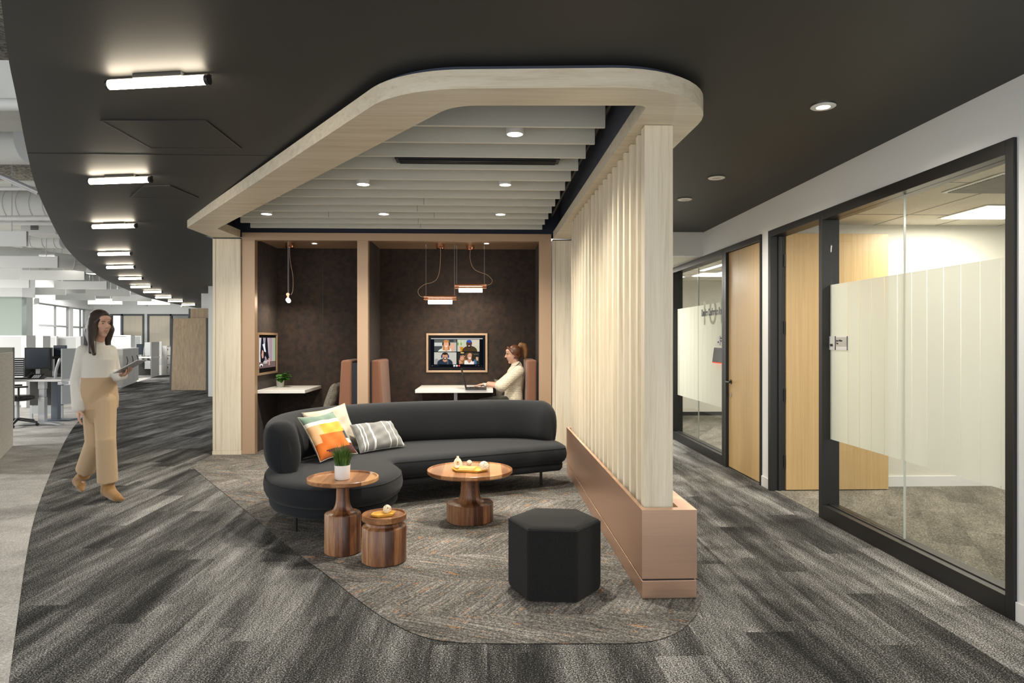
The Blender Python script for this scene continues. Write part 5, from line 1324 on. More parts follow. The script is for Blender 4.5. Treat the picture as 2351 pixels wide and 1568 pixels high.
for a, b_, c, r_ in ((shR, elR, wrR, .058), (shL, elL, wrL, .046)): m.capsule(a, b_, .062, .056); m.capsule(b_, b_.lerp(c, .96), .056, r_)
fuse(m, 'sweater', 'white_knit', pw_, .006, 4)
m = MB(); loft(m, torso(.017)[:4], s, f)
m.capsule(hipF, knF, .094, .080); m.tube([knF + (knF - anF).normalized() * .03, knF, knF.lerp(anF, .84)], [.078, .080, .083], 24); m.capsule(hipB, knB, .092, .080); m.tube([knB + (knB - anB).normalized() * .03, knB, knB.lerp(anB, .78)], [.078, .080, .082], 24)
# hems cut square
loft(m, [(w_(228, 940), .140, .104), (w_(229, 955), .118, .09), (w_(231, 970), .07, .06)], s, f)
fuse(m, 'trousers', 'khaki', pw_, .007, 9)
m = MB(); m.rings([[w_(226, 871) + s * ((.1385) * math.cos(2 * PI * i / 30)) + f * ((.1155) * math.sin(2 * PI * i / 30)) + Vector((0, 0, z)) for i in range(30)] for z in (-.02, .02)]); m.build('waistband', 'khaki', pw_, world=True, smooth=40)
def boot(an, heel, ball, toe, shaft, name='boot'):
    m = MB(); up = (shaft - heel).normalized()
    m.tube([heel.lerp(shaft, -.05), heel.lerp(shaft, .3), heel.lerp(shaft, .65), shaft], [.046, .051, .051, .054], 22)
    m.sphere(heel, .043, 16, 12)
    m.capsule(heel.lerp(shaft, .25), ball + Vector((0, 0, .034)), .050, .040); m.capsule(heel.lerp(shaft, .55), heel.lerp(shaft, .25).lerp(ball, .45) + Vector((0, 0, .02)), .050, .044); m.capsule(heel, ball + Vector((0, 0, .030)), .040, .036)
    m.capsule(ball + Vector((0, 0, .030)), toe + Vector((0, 0, .020)), .036, .017)
    return fuse(m, name, 'suede', pw_, .005, 3)
toe = F(281, 1153); ball = F(268, 1152.5); hl = F(244, 1146)
toe.z = ball.z = .008; hl.z = .065
b1 = boot(anF, hl, ball, toe, W(248.5, 1101, DP - .05) + f * .014)
m = MB(); hc2 = F(243, 1147); m.tube([(hl.x, hl.y, .075), (hc2.x, hc2.y, .006)], [.030, .020], 14); m.build('heel', 'heel', b1, world=True, smooth=50)
tb = toeB + Vector((0, 0, .01)); hb_ = anB + (anB - knB).normalized() * .07 + Vector((-.05, .03, .0))
b2 = boot(anB, hb_, hb_.lerp(tb, .72), tb, hb_.lerp(anB, 1.0) + (knB - anB).normalized() * .05 + f * .014)
dh = ((hb_ - anB).normalized()); m = MB(); m.tube([hb_, hb_ + dh * .035 + Vector((-.045, .03, .012))], [.028, .018], 14); m.build('heel', 'heel', b2, world=True, smooth=50)
# tablet
tc_ = wrL + Vector((.80, -.45, .30)).normalized() * .125 + Vector((.0, -.01, .040))
tb_ = thing('tablet', 'thin grey tablet held level by the walking person', 'tablet', tc_)
ax = Vector((.87, -.05, .46)).normalized(); ay = Vector((.02, .99, -.02)); ay = (ay - ay.dot(ax) * ax).normalized(); az = ax.cross(ay)
m = MB(); m.obox((0, 0, 0), ax * .118, ay * .082, az * .0035); m.build('shell', 'grey_metal', tb_, bevel=.002)
m = MB(); m.obox(az * .004, ax * .112, ay * .076, az * .0006); m.build('screen', 'black_satin', tb_)
# ------------------------------------------------ seated person
ps = thing('person', 'person with auburn ponytail in a cream knit sweater typing at the booth table', 'person', (.38, 8.98, 0))
f, s, u = basis((-1, -.06, 0))
DS = 8.98
def w_(x, y, dd=0): return W(x, y, DS + dd)
fh, sh, uh = basis((-.985, -.14, -.12))
hc = w_(1177.5, 814)
m = MB(); P = head(m, hc, fh, sh, uh, .98)
m.capsule(w_(1186, 842), hc - fh * .012 - uh * .075, .056, .050)
tor = [((1178, 934), .165, .105), ((1178.5, 915), .16, .108), ((1179.5, 898), .14, .098), ((1181.5, 878), .142, .104), ((1183, 862), .155, .108), ((1185, 850), .165, .092), ((1186, 843), .12, .07)]
loft(m, [(w_(*p), a - .008, b_ - .008) for p, a, b_ in tor], s, f)
shL, elL, wrL = w_(1190, 852, -.16), w_(1152, 887, -.25), w_(1115, 882.5, -.20)
shR, elR, wrR = w_(1187, 852, .16), w_(1150, 884, .20), w_(1122, 880.5, .06)
for a, b_, c in ((shR, elR, wrR), (shL, elL, wrL)): m.capsule(a, b_, .046, .038); m.capsule(b_, c, .038, .027)
hand(m, wrL, (-1, .12, -.06), (0, 0, -1), (.1, 1, 0), .26, .95); hand(m, wrR, (-1, -.1, -.06), (0, 0, -1), (.1, -1, 0), .26, .95)
hipL, hipR = Vector((w_(1179, 920).x, 8.90, .60)), Vector((w_(1179, 920).x, 9.10, .60))
knL, knR = hipL + Vector((-.42, 0, -.04)), hipR + Vector((-.42, .02, -.04))
for a, b_ in ((hipL, knL), (hipR, knR)): m.capsule(a, b_, .080, .055); m.capsule(b_, b_ + Vector((.03, 0, -.46)), .052, .036); m.capsule(b_ + Vector((.03, 0, -.49)), b_ + Vector((-.13, 0, -.525)), .034, .026)
lipc = P(0, .088, -.055)
fuse(m, 'body', ['skin', 'lips'], ps, .0032, 4, lambda c: 1 if abs((c - lipc).dot(sh)) < .0185 and abs((c - lipc).dot(uh)) < .0085 and (c - lipc).dot(fh) > -.012 else 0)
face_bits(P, ps, fh, sh, uh, .98)
m = MB(); R = rot3(fh, sh, uh)
m.sphere(P(0, -.030, .040), (.080, .092, .088), 24, 16, R=R); m.sphere(P(0, -.075, -.005), (.056, .046, .06), 20, 14, R=R)
for q in (-1, 1): m.capsule(P(q * .02, .050, .096), P(q * .070, .012, .030), .020, .016); m.capsule(P(q * .070, .012, .030), P(q * .066, -.035, -.035), .016, .022)
hr = fuse(m, 'hair', 'hair_auburn', ps, .005, 4)
pt = [P(0, -.088, .075), P(0, -.125, .115), P(0, -.165, .095), P(.0, -.180, .03), P(.0, -.172, -.035), P(0, -.160, -.075)]
m = MB()
for a, b_, ra, rb in zip(pt[:-1], pt[1:], (.026, .034, .040, .036, .026), (.034, .040, .036, .026, .010)): m.capsule(a, b_, ra, rb)
fuse(m, 'ponytail', 'hair_gold', ps, .006, 3)
m = MB(); loft(m, [(w_(*p), a + .018, b_ + .018) for p, a, b_ in tor], s, f); m.capsule(w_(1186, 845), w_(1186, 841), .082, .075)
for a, b_, c in ((shR, elR, wrR), (shL, elL, wrL)): m.capsule(a, b_, .074, .074); m.capsule(b_, b_.lerp(c, .16), .076, .060)
fuse(m, 'sweater', 'cable', ps, .007, 4)
m = MB()
for a, b_ in ((hipL, knL), (hipR, knR)): m.capsule(a, b_, .098, .072); m.capsule(b_, b_ + Vector((.03, 0, -.40)), .068, .06)
fuse(m, 'trousers', 'denim', ps, .008, 4)
m = MB(); m.tube(spline([w_(1193, 833, -.07), w_(1187.5, 838, -.125), w_(1181, 843.5, -.165), w_(1174, 851, -.185), w_(1167, 861, -.175), w_(1163, 868, -.14)], 6), .0055, 8); m.build('lanyard', 'black_plastic', ps, world=True, smooth=60)
m = MB(); dw = (wrL - elL).normalized(); m.tube([wrL - dw * .012, wrL + dw * .012], .0315, 20); wt = m.build('wrist_watch', 'base_white', ps, world=True, smooth=40)
m = MB(); m.obox(wrL + Vector((0, -.012, .030)), (.016, 0, 0), (0, .013, .004), (0, -.001, .005)); m.build('watch_face', 'black_satin', wt, world=True)
m = MB(); m.sphere(P(-.081, .0, -.045), .007, 12, 8); m.build('earring', M.setdefault('blue_bead', plain('blue_bead', (.05, .06, .22, 1), .3)), ps, world=True, smooth=180)
# ================================================================== BAR LIGHTS ON THE CHARCOAL CEILING
bars = [((236, 198), (493, 180)), ((200, 420), (353, 409)), ((210, 523), (316, 516)), ((225, 584), (302, 582)), ((246, 616), (309, 611)), ((275, 641), (326, 637.5)), ((303, 660), (345, 657)), ((334, 671.5), (368, 669)), ((361, 684), (391, 681.5)), ((390, 692.5), (417, 690)), ((420, 701), (446, 699))]
ZB = 2.692
for i, (a, c) in enumerate(bars):
    A, B = onZ(*a, ZB), onZ(*c, ZB); d = B - A; L_ = .545 / 2; ctr_ = (A + B) / 2
    ang = math.radians(9.5) if i else math.atan2(d.y, d.x)
    ang = math.atan2(-.09, .53)
    lab = f'glowing bar light on the charcoal ceiling, {ORD[i]} of the row counted from the biggest'
    t = thing('bar_light', lab, 'ceiling light', (ctr_.x, ctr_.y, ZB), ang, group='bar lights along the aisle ceiling')
    m = MB(); m.tube([(-L_ + .012, 0, 0), (L_ - .018, 0, 0)], .0235, 22); m.build('tube', 'lamp_warm', t, smooth=60)
    for x0, x1 in ((-L_, -L_ + .012), (L_ - .018, L_)):
        m = MB(); m.tube([(x0, 0, 0), (x1, 0, 0)], .0248, 22); m.build('end_cap', 'black_metal', t, smooth=40)
    m = MB(); m.box(-L_ * .98, .008, .018, L_ * .98, .030, .034); m.build('back_channel', 'ceil_dark', t, bevel=.002)
    m = MB(); m.box(-.13, -.012, .0245, .13, .05, ZC - ZB - .001); m.build('mount', 'ceil_dark', t, bevel=.002)
# ================================================================== OPEN OFFICE
XO = -24
edge_far = [(p.x, p.y) for p in edge]
b = MB(); b.box(XO, -2.2, 4.05, -2.0, 11.6, 4.2); struct(b.build('ceiling_deck', 'rough_deck'))
b = MB(); b.box(XO, 11.601, 4.05, -2.0, 33, 4.2)
for y in (11.7, 13.8, 16.8, 20.2, 24): b.box(XO, y, 3.72, -2.0, y + .35, 4.05)
struct(b.build('ceiling_open', 'open_ceiling'))
# walls
AW = Vector((pxm(80, 23.0), 23.0)); BW = Vector((pxm(207, 29.0), 29.0))
def onwall(px, py):
    o = W(px, py, 1); r = Vector((o.x, o.y)); n = (BW - AW); nn = Vector((-n.y, n.x)); t = AW.dot(nn) / r.dot(nn)
    return Vector((o.x * t, o.y * t, CAMH + (o.z - CAMH) * t))
b = MB(); YG = 20.0
b.box(XO, YG, 0, pxm(50, YG), YG + .2, 2.62); struct(b.build('wall_left', 'sage_paint'))
b = MB(); b.box(XO, YG - .35, 2.62, pxm(51, YG - .35), YG + .2, 4.05); struct(b.build('wall_soffit', 'white_paint'))
b = MB(); b.box(pxm(49, 22.9) - .6, 22.9, 0, AW.x, 23.2, 4.05); struct(b.build('wall_pier', 'white_paint'))
wd = (BW - AW).normalized(); wn_ = Vector((wd.y, -wd.x))
if wn_.x < 0: wn_ = -wn_
def wbox(m, p0, p1, z0, z1, th=.12, off=0.0):
    c = (p0 + p1) / 2 - wn_ * (th / 2) + wn_ * off; h = (p1 - p0) / 2
    m.obox((c.x, c.y, (z0 + z1) / 2), (h.x, h.y, 0), (wn_.x * th / 2, wn_.y * th / 2, 0), (0, 0, (z1 - z0) / 2))
wins = [(80, 160), (168, 196)]
zt_ = 2.66
m = MB(); wbox(m, AW, BW, zt_, 4.05); wbox(m, AW, BW, 0, .85)
e0 = onwall(160, 779).to_2d(); e1 = onwall(168, 779).to_2d(); e2 = onwall(197, 779).to_2d()
wbox(m, e0, e1, .85, zt_); wbox(m, e2, BW, .85, zt_)
struct(m.build('wall_windows', 'white_paint'))
m = MB(); wbox(m, AW, BW, zt_ - .02, zt_ + .12, .14, .13); struct(m.build('trim_blind_box', 'base_white'))
for k, (pa, pb, muls) in enumerate(((80, 160, (91, 131)), (168, 197, (188,)))):
    q0, q1 = onwall(pa, 779).to_2d(), onwall(pb, 779).to_2d()
    rt = bpy.data.objects.new(f'window_{3 + k}', None); COL.objects.link(rt); rt['kind'] = 'structure'; rt.location = (q0.x, q0.y, .85)
    m = MB()
    for z0, z1 in ((.85, .91), (1.86, 1.93), (zt_ - .06, zt_)): wbox(m, q0, q1, z0, z1, .06, -.03)
    for pm_ in (pa + .6, *muls, pb - .6):
        q = onwall(pm_, 779).to_2d(); wbox(m, q - wd * .035, q + wd * .035, .85, zt_, .06, -.03)
    m.build('frame', 'grey_metal', rt, world=True)
    m = MB(); wbox(m, q0, q1, .86, zt_ - .01, .006, -.06); m.build('pane', 'glass', rt, world=True)
YBk = 29.0
b = MB(); xa0 = BW.x - .1
d1 = (pxm(253, YBk), pxm(331.5, YBk)); d2 = (pxm(338.5, YBk), pxm(436, YBk)); zd = CAMH + (779 - 721) * depth((-14, YBk)) / FPX
b.box(xa0, YBk, zd, -2.5, YBk + .15, 4.05); b.box(xa0, YBk, 0, d1[0], YBk + .15, zd); b.box(d1[1], YBk, 0, d2[0], YBk + .15, zd); b.box(d2[1], YBk, 0, -2.5, YBk + .15, zd)
struct(b.build('wall_back', 'white_paint'))
M['pale_door'] = wood('pale_maple_door', (.60, .53, .42, 1), (.68, .61, .50, 1), (.74, .68, .57, 1), (30, 30, .7), .45)
b = MB(); b.box(xa0, YBk + 2.5, 0, -4, YBk + 2.6, 4.05); struct(b.build('wall_beyond', 'white_paint'))
for k, (x0, x1, a, c) in enumerate(((d1[0], d1[1], 'g', (281, 330)), (d2[0], d2[1], 'w', (342.5, 390)))):
    rt = bpy.data.objects.new(f'door_{3 + k}', None); COL.objects.link(rt); rt['kind'] = 'structure'; rt.location = (x0, YBk, 0)
    m = MB(); yy0, yy1 = YBk - .03, YBk + .1
    xm = pxm(279, YBk) if k == 0 else pxm(390.5, YBk)
    for xx in (x0, xm, x1 - .07): m.box(xx, yy0, 0, xx + .07, yy1, zd)
    m.box(x0 + .07, yy0, zd - .07, x1 - .07, yy1, zd); m.build('frame', M.setdefault('slate_frame', plain('slate_frame', (.09, .10, .11, 1), .5)), rt, world=True)
    xl, xh = (xm + .07, x1 - .07) if k == 0 else (x0 + .07, xm)
    m = MB(); m.box(xl + .005, YBk + .0, .01, xh - .005, YBk + .05, zd - .075); m.build('door_leaf', 'pale_door', rt, world=True)
    gl, gh = (x0 + .07, xm) if k == 0 else (xm + .07, x1 - .07)
    m = MB(); m.box(gl, YBk + .02, .1, gh, YBk + .03, zd - .075); m.build('pane', 'glass', rt, world=True)
# white return wall beside the booth
xa0 = pxm(478, 17.2)
b = MB(); b.box(xa0, 17.2, 0, -3.6, 17.4, 2.74); struct(b.build('wall_return', 'white_paint'))
b = MB(); b.box(pxm(462, 19.96), 19.96, 0, -4.5, 20.1, 2.74); struct(b.build('wall_return_far', 'white_paint'))
# baffles
bfl = [(0, 63, 566, 'hanging white felt baffle, highest of those over the desks'), (0, 134, 615, 'hanging white felt baffle, second highest over the desks'), (47, 195, 643, 'hanging white felt baffle above the two monitors, third highest over the desks'), (0, 68, 661, 'hanging white felt baffle cut off by the picture edge above the green wall'),
       (125, 246, 664.5, 'hanging white felt baffle touching the curve of the charcoal ceiling above the window'), (42, 151, 677, 'hanging white felt baffle low above the window beside the green wall'), (197, 299, 680, 'hanging white felt baffle under the fourth bar light'), (128, 219, 689, 'hanging white felt baffle just over the window head'),
       (258, 347, 691.5, 'hanging white felt baffle over the pale office doors'), (202, 281, 699, 'hanging white felt baffle above the head of the walking person'), (316, 392, 700, 'hanging white felt baffle farthest along the charcoal curve')]
for x0, x1, yb, lab in bfl:
    D = FPX * 1.30 / (779 - yb); Yk = W((x0 + x1) / 2, yb, D).y
    xa, xb = pxm(x0, Yk), pxm(x1, Yk)
    if x0 == 0: xa = xb - 1.42
    t = thing('hanging_baffle', lab, 'baffle', ((xa + xb) / 2, Yk, 2.72), group='white baffles over the open office')
    h = (xb - xa) / 2
    m = MB(); m.box(-h, -.022, 0, h, .022, .215); m.build('slab', 'felt_white', t, bevel=.004)
    for sx in (-.7, .7):
        m = MB(); m.tube([(sx * h, 0, .2155), (sx * h, 0, 1.329)], .006, 6); m.build('hanger', 'grey_metal', t)
# ducts and pipes
def pipe(name, cat, lab, pts, r, mt='duct', n=20, ribs=0):
    c = sum((Vector(p) for p in pts), Vector()) / len(pts)
    t = thing(name, lab, cat, c)
    m = MB(); m.tube([Vector(p) for p in pts], r, n); m.build('run', mt, t, world=True, smooth=50)
    if ribs:
        a, b_ = Vector(pts[0]), Vector(pts[-1])
        for k in range(ribs):
            q = a.lerp(b_, (k + .5) / ribs); dd = (b_ - a).normalized()
            m = MB(); m.tube([q - dd * .01, q + dd * .01], r + .008, n); m.build('seam_ring', 'grey_metal' if False else mt, t, world=True, smooth=40)
    return t
def at(px, py, D): return W(px, py, D)
b = MB(); p = at(0, 152, 5.6); q = at(0, 240, 5.6); b.box(-9, p.y, q.z, at(40, 200, 5.6).x + .3, p.y + .75, p.z + .05); struct(b.build('trim_beam', 'open_ceiling'))
pipe('ceiling_pipe', 'pipe', 'pale pipe running under the white beam near the concrete deck', [at(-60, 240, 5.4), at(42, 240, 5.4) + Vector((.4, 0, 0))], .05)
zD = at(0, 325, 7.2)
pipe('ceiling_duct', 'duct', 'fat white round duct with flanged ring beside the charcoal ceiling curve', [(-9.5, zD.y, zD.z), (at(64, 325, 7.2).x, zD.y, zD.z)], .235, ribs=5)
zD = at(0, 470, 10.25)
pipe('ceiling_duct', 'duct', 'white spiral duct with many seam rings above the highest baffle', [(-9.5, zD.y, zD.z), (at(130, 470, 10.25).x, zD.y, zD.z)], .237, ribs=16)
pipe('ceiling_pipe', 'pipe', 'thin white pipe in front of the spiral duct', [at(-40, 433, 8.0), at(95, 433, 8.0)], .022)
pipe('ceiling_conduit', 'conduit', 'grey pipe slanting down past the concrete patch', [at(-40, 385, 7.7), at(88, 442, 7.9)], .03, 'grey_metal')
pipe('ceiling_pipe', 'pipe', 'white pipe right under the spiral duct', [at(-40, 501, 9.4), at(118, 501, 9.4)], .035)
pipe('ceiling_pipe', 'pipe', 'lower of two white pipes under the spiral duct', [at(-40, 513, 10.2), at(126, 513, 10.2)], .03)
pipe('ceiling_duct', 'duct', 'white round duct running behind the second baffle toward the ceiling curve', [at(-60, 575, 12.8), at(195, 606, 14.2)], .16, ribs=4)
pipe('ceiling_duct', 'duct', 'bluish white duct with rounded end right of the highest baffle', [at(64, 553, 13.0), at(146, 555, 13.0)], .13, ribs=3)
t = thing('air_box', 'white metal air box with a dark louvred vent near the highest baffle', 'air box', at(80, 530, 11.0))
m = MB(); c = at(84, 521, 11.0); m.box(c.x - .25, c.y, c.z - .11, c.x + .30, c.y + .5, c.z + .13); m.build('box', 'duct', t, world=True, bevel=.004)
m = MB()
for k in range(5): m.box(c.x - .09, c.y - .012, c.z - .045 + k * .025, c.x + .03, c.y - .001, c.z - .03 + k * .025)
m.build('vent_grille', 'black_metal', t, world=True)
for k, (pa, pb, D, lab) in enumerate((((136, 606), (186, 606), 14.8, 'glowing strip light hung between the baffles beside the ceiling curve'), ((92, 586), (128, 590), 13.2, 'short glowing strip light above the second highest baffle'))):
    A, B = at(*pa, D), at(*pb, D)
    t = thing('strip_light', lab, 'ceiling light', (A + B) / 2, math.atan2(B.y - A.y, B.x - A.x)); h = (B - A).length / 2
    m = MB(); m.box(-h, -.04, 0, h, .04, .03); m.build('housing', 'base_white', t)
    m = MB(); m.box(-h + .01, -.035, -.012, h - .01, .035, -.0005); m.build('diffuser', 'lamp_office', t)
    for sx in (-.8, .8):
        m = MB(); m.tube([(sx * h, 0, .03), (sx * h, 0, 4.04 - (A.z + B.z) / 2)], .006, 6); m.build('hanger', 'grey_metal', t)
for k, (px, py, lab) in enumerate(((254, 703, 'small white cylinder lamp over the glass beside the first pale door'), (336, 702, 'small white cylinder lamp between the two pale doors'), (418, 703, 'small white cylinder lamp near the wood boards'))):
    p = at(px, py, 26)
    t = thing('ceiling_lamp', lab, 'ceiling light', (p.x, p.y, p.z)); m = MB(); m.lathe([(.045, -.03), (.05, -.028), (.05, .04), (.04, .04)], n=20); m.build('housing', 'base_white', t, smooth=40)
    m = MB(); m.tube([(0, 0, .041), (0, 0, 4.04 - p.z)], .01, 8); m.build('stem', 'base_white', t)
# ---- cubicle partitions
def partition(x0, x1, ytop, D, lab, post=None, mt='felt_white'):
    Yk = W((x0 + x1) / 2, ytop, D).y; xa, xb = pxm(x0, Yk), pxm(x1, Yk); z = CAMH - (ytop - HOR) * depth(((xa + xb) / 2, Yk)) / FPX
    t = thing('cubicle_partition', lab, 'partition', ((xa + xb) / 2, Yk, .004))
    h = (xb - xa) / 2; z -= .004
    m = MB(); m.box(-h, -.03, z - .035, h, .03, z); m.box(-h, -.03, 0, -h + .03, .03, z - .035); m.box(h - .03, -.03, 0, h, .03, z - .035); m.build('frame', 'base_white', t)
    m = MB(); m.box(-h + .031, -.02, .05, h - .031, .02, z - .036); m.build('fabric_panel', mt, t)
    if post:
        w = (pxm(post, Yk) - xb); m = MB(); m.box(h + .002, -.04, 0, h + w, .25, z); m.build('end_post', 'base_white', t)
    return t
partition(-30, 54, 770, 14.2, 'white cubicle partition at the picture edge behind the desk organiser', 63.5)
partition(64.5, 94, 771, 17.0, 'white cubicle partition directly behind the desk monitor', 101)
partition(102, 131.5, 771.5, 18.4, 'pale cubicle partition between the monitor and the window', None)
partition(132.5, 178, 772, 18.6, 'white cubicle partition beneath the big window', 187)
partition(256, 293, 769.5, 24.6, 'pale cubicle partition under the first pale door beside the walking person', 301.5)
partition(303, 325, 771, 27.3, 'short grey cubicle partition between the two pale doors', None, 'grey_panel')
# ---- desk workstation
YD0, YD1 = 11.42, 12.38; ZDK = .761
xd0, xd1 = pxm(-25, YD0), pxm(141, YD0)
t = thing('office_desk', 'white height adjustable desk carrying the monitors and phone', 'desk', ((xd0 + xd1) / 2, YD0, .004))
m = MB(); m.box(xd0, YD0, ZDK - .033, xd1, YD1, ZDK); m.build('desktop', 'white_lam', t, world=True, bevel=.004)
lx0, lx1 = pxm(87, YD0 + .1), pxm(102, YD0 + .1)
m = MB(); m.box(lx0, YD0 + .1, .06, lx1, YD0 + .18, .46); m.box(lx0 + .008, YD0 + .108, .46, lx1 - .008, YD0 + .172, .60); m.box(lx0, YD0 + .1, .60, lx1, YD0 + .18, ZDK - .034); m.build('leg', 'grey_metal', t, world=True, bevel=.003)
fx_ = (lx0 + lx1) / 2
m = MB(); m.rings([[(fx_ + a, YD0 + .08, z0), (fx_ + a, YD0 + .2, z0), (fx_ + a, YD0 + .2, z1), (fx_ + a, YD0 + .08, z1)] for a, z0, z1 in ((-.42, .004, .022), (-.2, .02, .05), (0, .03, .062), (.15, .022, .055), (.31, .004, .022))]); m.build('foot', 'grey_metal', t, world=True)
lx2, lx3 = pxm(117, YD1 - .2), pxm(132, YD1 - .2)
m = MB(); m.box(lx2, YD1 - .2, .03, lx3, YD1 - .1, ZDK - .034); m.box(lx2 - .1, YD1 - .3, .004, lx3 + .25, YD1, .03); m.build('leg', M.setdefault('slate_leg', plain('slate_leg', (.10, .12, .15, 1), .45)), t, world=True, bevel=.003)
t = thing('desk_screen', 'dark fabric back panel behind the monitors', 'partition', (pxm(100, YD1 + .05), YD1 + .05, .004))
m = MB(); m.box(xd0, YD1 + .03, .25, pxm(141, YD1), YD1 + .06, 1.10); m.build('fabric_panel', 'dark_panel', t, world=True)
m = MB(); m.box(xd0, YD1 + .025, 1.10, pxm(141, YD1), YD1 + .065, 1.12); m.box(xd0, YD1 + .03, .004, xd0 + .04, YD1 + .06, .25); m.box(pxm(141, YD1) - .04, YD1 + .03, .004, pxm(141, YD1), YD1 + .06, .25); m.build('frame', 'grey_metal', t, world=True)
m = MB(); m.box(xd0, YD1 + .031, .1, pxm(141, YD1) - .05, YD1 + .059, .24); m.build('base_panel', 'grey_panel', t, world=True)
def monitor(px, D, y0, y1, w, rz, lab, stand='grey_metal'):
    c = W(px, (y0 + y1) / 2, D); hz_ = (y1 - y0) / 2 / FPX * D
    t = thing('monitor', lab, 'monitor', (c.x, c.y, ZDK + .001), rz); zc0 = c.z - ZDK - .001
    m = MB(); m.box(-w / 2, -.02, zc0 - hz_, w / 2, .02, zc0 + hz_); m.build('case', 'black_plastic', t, bevel=.006)
    m = MB(); m.box(-w / 2 + .02, -.0215, zc0 - hz_ + .025, w / 2 - .02, -.0202, zc0 + hz_ - .02); m.build('screen', M.setdefault('off_screen', plain('off_screen', (.03, .04, .055, 1), .25)), t)
    m = MB(); m.box(-.03, .022, .01, .03, .055, zc0); m.build('stand_neck', stand, t, bevel=.004)
    m = MB(); m.lathe([(.12, .0), (.12, .008), (.03, .014)], (0, .04, 0), n=24); m.build('stand_foot', 'black_plastic', t, smooth=40)
    return t
monitor(86, 11.6, 798, 847, .36, math.radians(22), 'black monitor facing the aisle on the white desk')
monitor(117, 11.95, 798, 850, .36, math.radians(-62), 'black monitor turned edge on beside the first desk monitor')
c = W(127, 864, 11.45)
t = thing('monitor_stand', 'silver curved monitor arm on the white desk near the grey side screen', 'monitor arm', (c.x, c.y, ZDK + .001))
m = MB(); m.lathe([(.10, 0), (.10, .006), (.03, .012)], n=24); m.build('foot', 'grey_metal', t, smooth=40)
m = MB(); m.tube(spline([(0, 0, .01), (.015, 0, .14), (.05, 0, .26), (.07, .02, .34)], 6), [.022] * 18 + [.018], 12); m.build('arm', 'grey_metal', t, smooth=60)
c = W(137, 806, 12.0)
t = thing('monitor', 'black monitor at the back of the white desk behind the silver arm', 'monitor', (c.x, c.y, ZDK + .001)); zz = c.z - ZDK
m = MB(); m.box(-.1, -.015, zz - .1, .12, .015, zz + .10); m.build('case', 'black_plastic', t, bevel=.005)
m = MB(); m.box(-.085, -.0165, zz - .085, .105, -.0152, zz + .085); m.build('screen', 'off_screen', t)
m = MB(); m.box(.04, .016, .0, .08, .05, zz); m.build('stand_neck', 'black_plastic', t)
c = W(82, 868, 11.28)
t = thing('desk_phone', 'black desk phone under the first monitor', 'phone', (c.x, c.y, ZDK + .001), math.radians(10))
m = MB(); m.rings([[(-.10, -.09, 0), (.10, -.09, 0), (.10, .09, 0), (-.10, .09, 0)], [(-.10, -.09, .015), (.10, -.09, .015), (.10, .09, .085), (-.10, .09, .085)]]); m.build('body', 'black_plastic', t, bevel=.006)
m = MB(); m.tube([(-.075, -.08, .04), (-.075, 0, .07), (-.075, .085, .105)], .017, 10); m.build('handset', 'black_satin', t, smooth=60)
m = MB()
for i in range(4):
    for j in range(4): m.box(-.03 + i * .028, -.07 + j * .026, .020 + j * .012, -.012 + i * .028, -.055 + j * .026, .030 + j * .012)
m.build('keypad', 'grey_metal', t)
c = W(52, 869, 11.3)
t = thing('keyboard', 'black keyboard lying near the front of the white desk', 'keyboard', (c.x, c.y, ZDK + .001), .1)
m = MB(); m.box(-.2, -.07, 0, .13, .07, .018); m.build('base', 'black_plastic', t, bevel=.004)
m = MB()
for i in range(9):
    for j in range(4): m.box(-.185 + i * .034, -.055 + j * .029, .0182, -.158 + i * .034, -.033 + j * .029, .024)
m.build('keys', 'black_satin', t)
c = W(43, 841, 11.9)
t = thing('desk_organiser', 'grey slatted desk organiser at the back of the white desk', 'organiser', (c.x, YD1 - .1, ZDK + .001))
m = MB(); m.box(-.24, -.10, 0, -.22, .08, .33); m.box(.10, -.10, 0, .12, .08, .33); m.box(-.22, .06, 0, .10, .08, .33); m.build('case', 'dark_panel', t)
for k in range(9):
    m = MB(); m.box(-.218, -.1, .01 + k * .036, .098, .055, .022 + k * .036); m.build('shelf', 'grey_metal', t)
t = thing('side_screen', 'pale grey framed screen standing at the end of the white desk', 'partition', (xd1 + .05, YD0 + .4, .004), 0)
sx0 = pxm(142, YD0 - .05)
for nm, z0, z1 in (('upper_panel', ZDK + .01, 1.27), ('lower_panel', .36, ZDK - .09)):
    m = MB(); m.obox((sx0 + .07, YD0 + .30, (z0 + z1) / 2), (.07, .36, 0), (.012, -.0025, 0), (0, 0, (z1 - z0) / 2)); m.build(nm, 'grey_panel', t, world=True, bevel=.006)
m = MB(); m.box(sx0 - .05, YD0 - .08, ZDK - .08, sx0 + .02, YD0 + .1, ZDK - .036); m.box(sx0 + .09, YD0 + .5, .004, sx0 + .13, YD0 + .54, .7); m.build('bracket', 'grey_metal', t, world=True, bevel=.004)
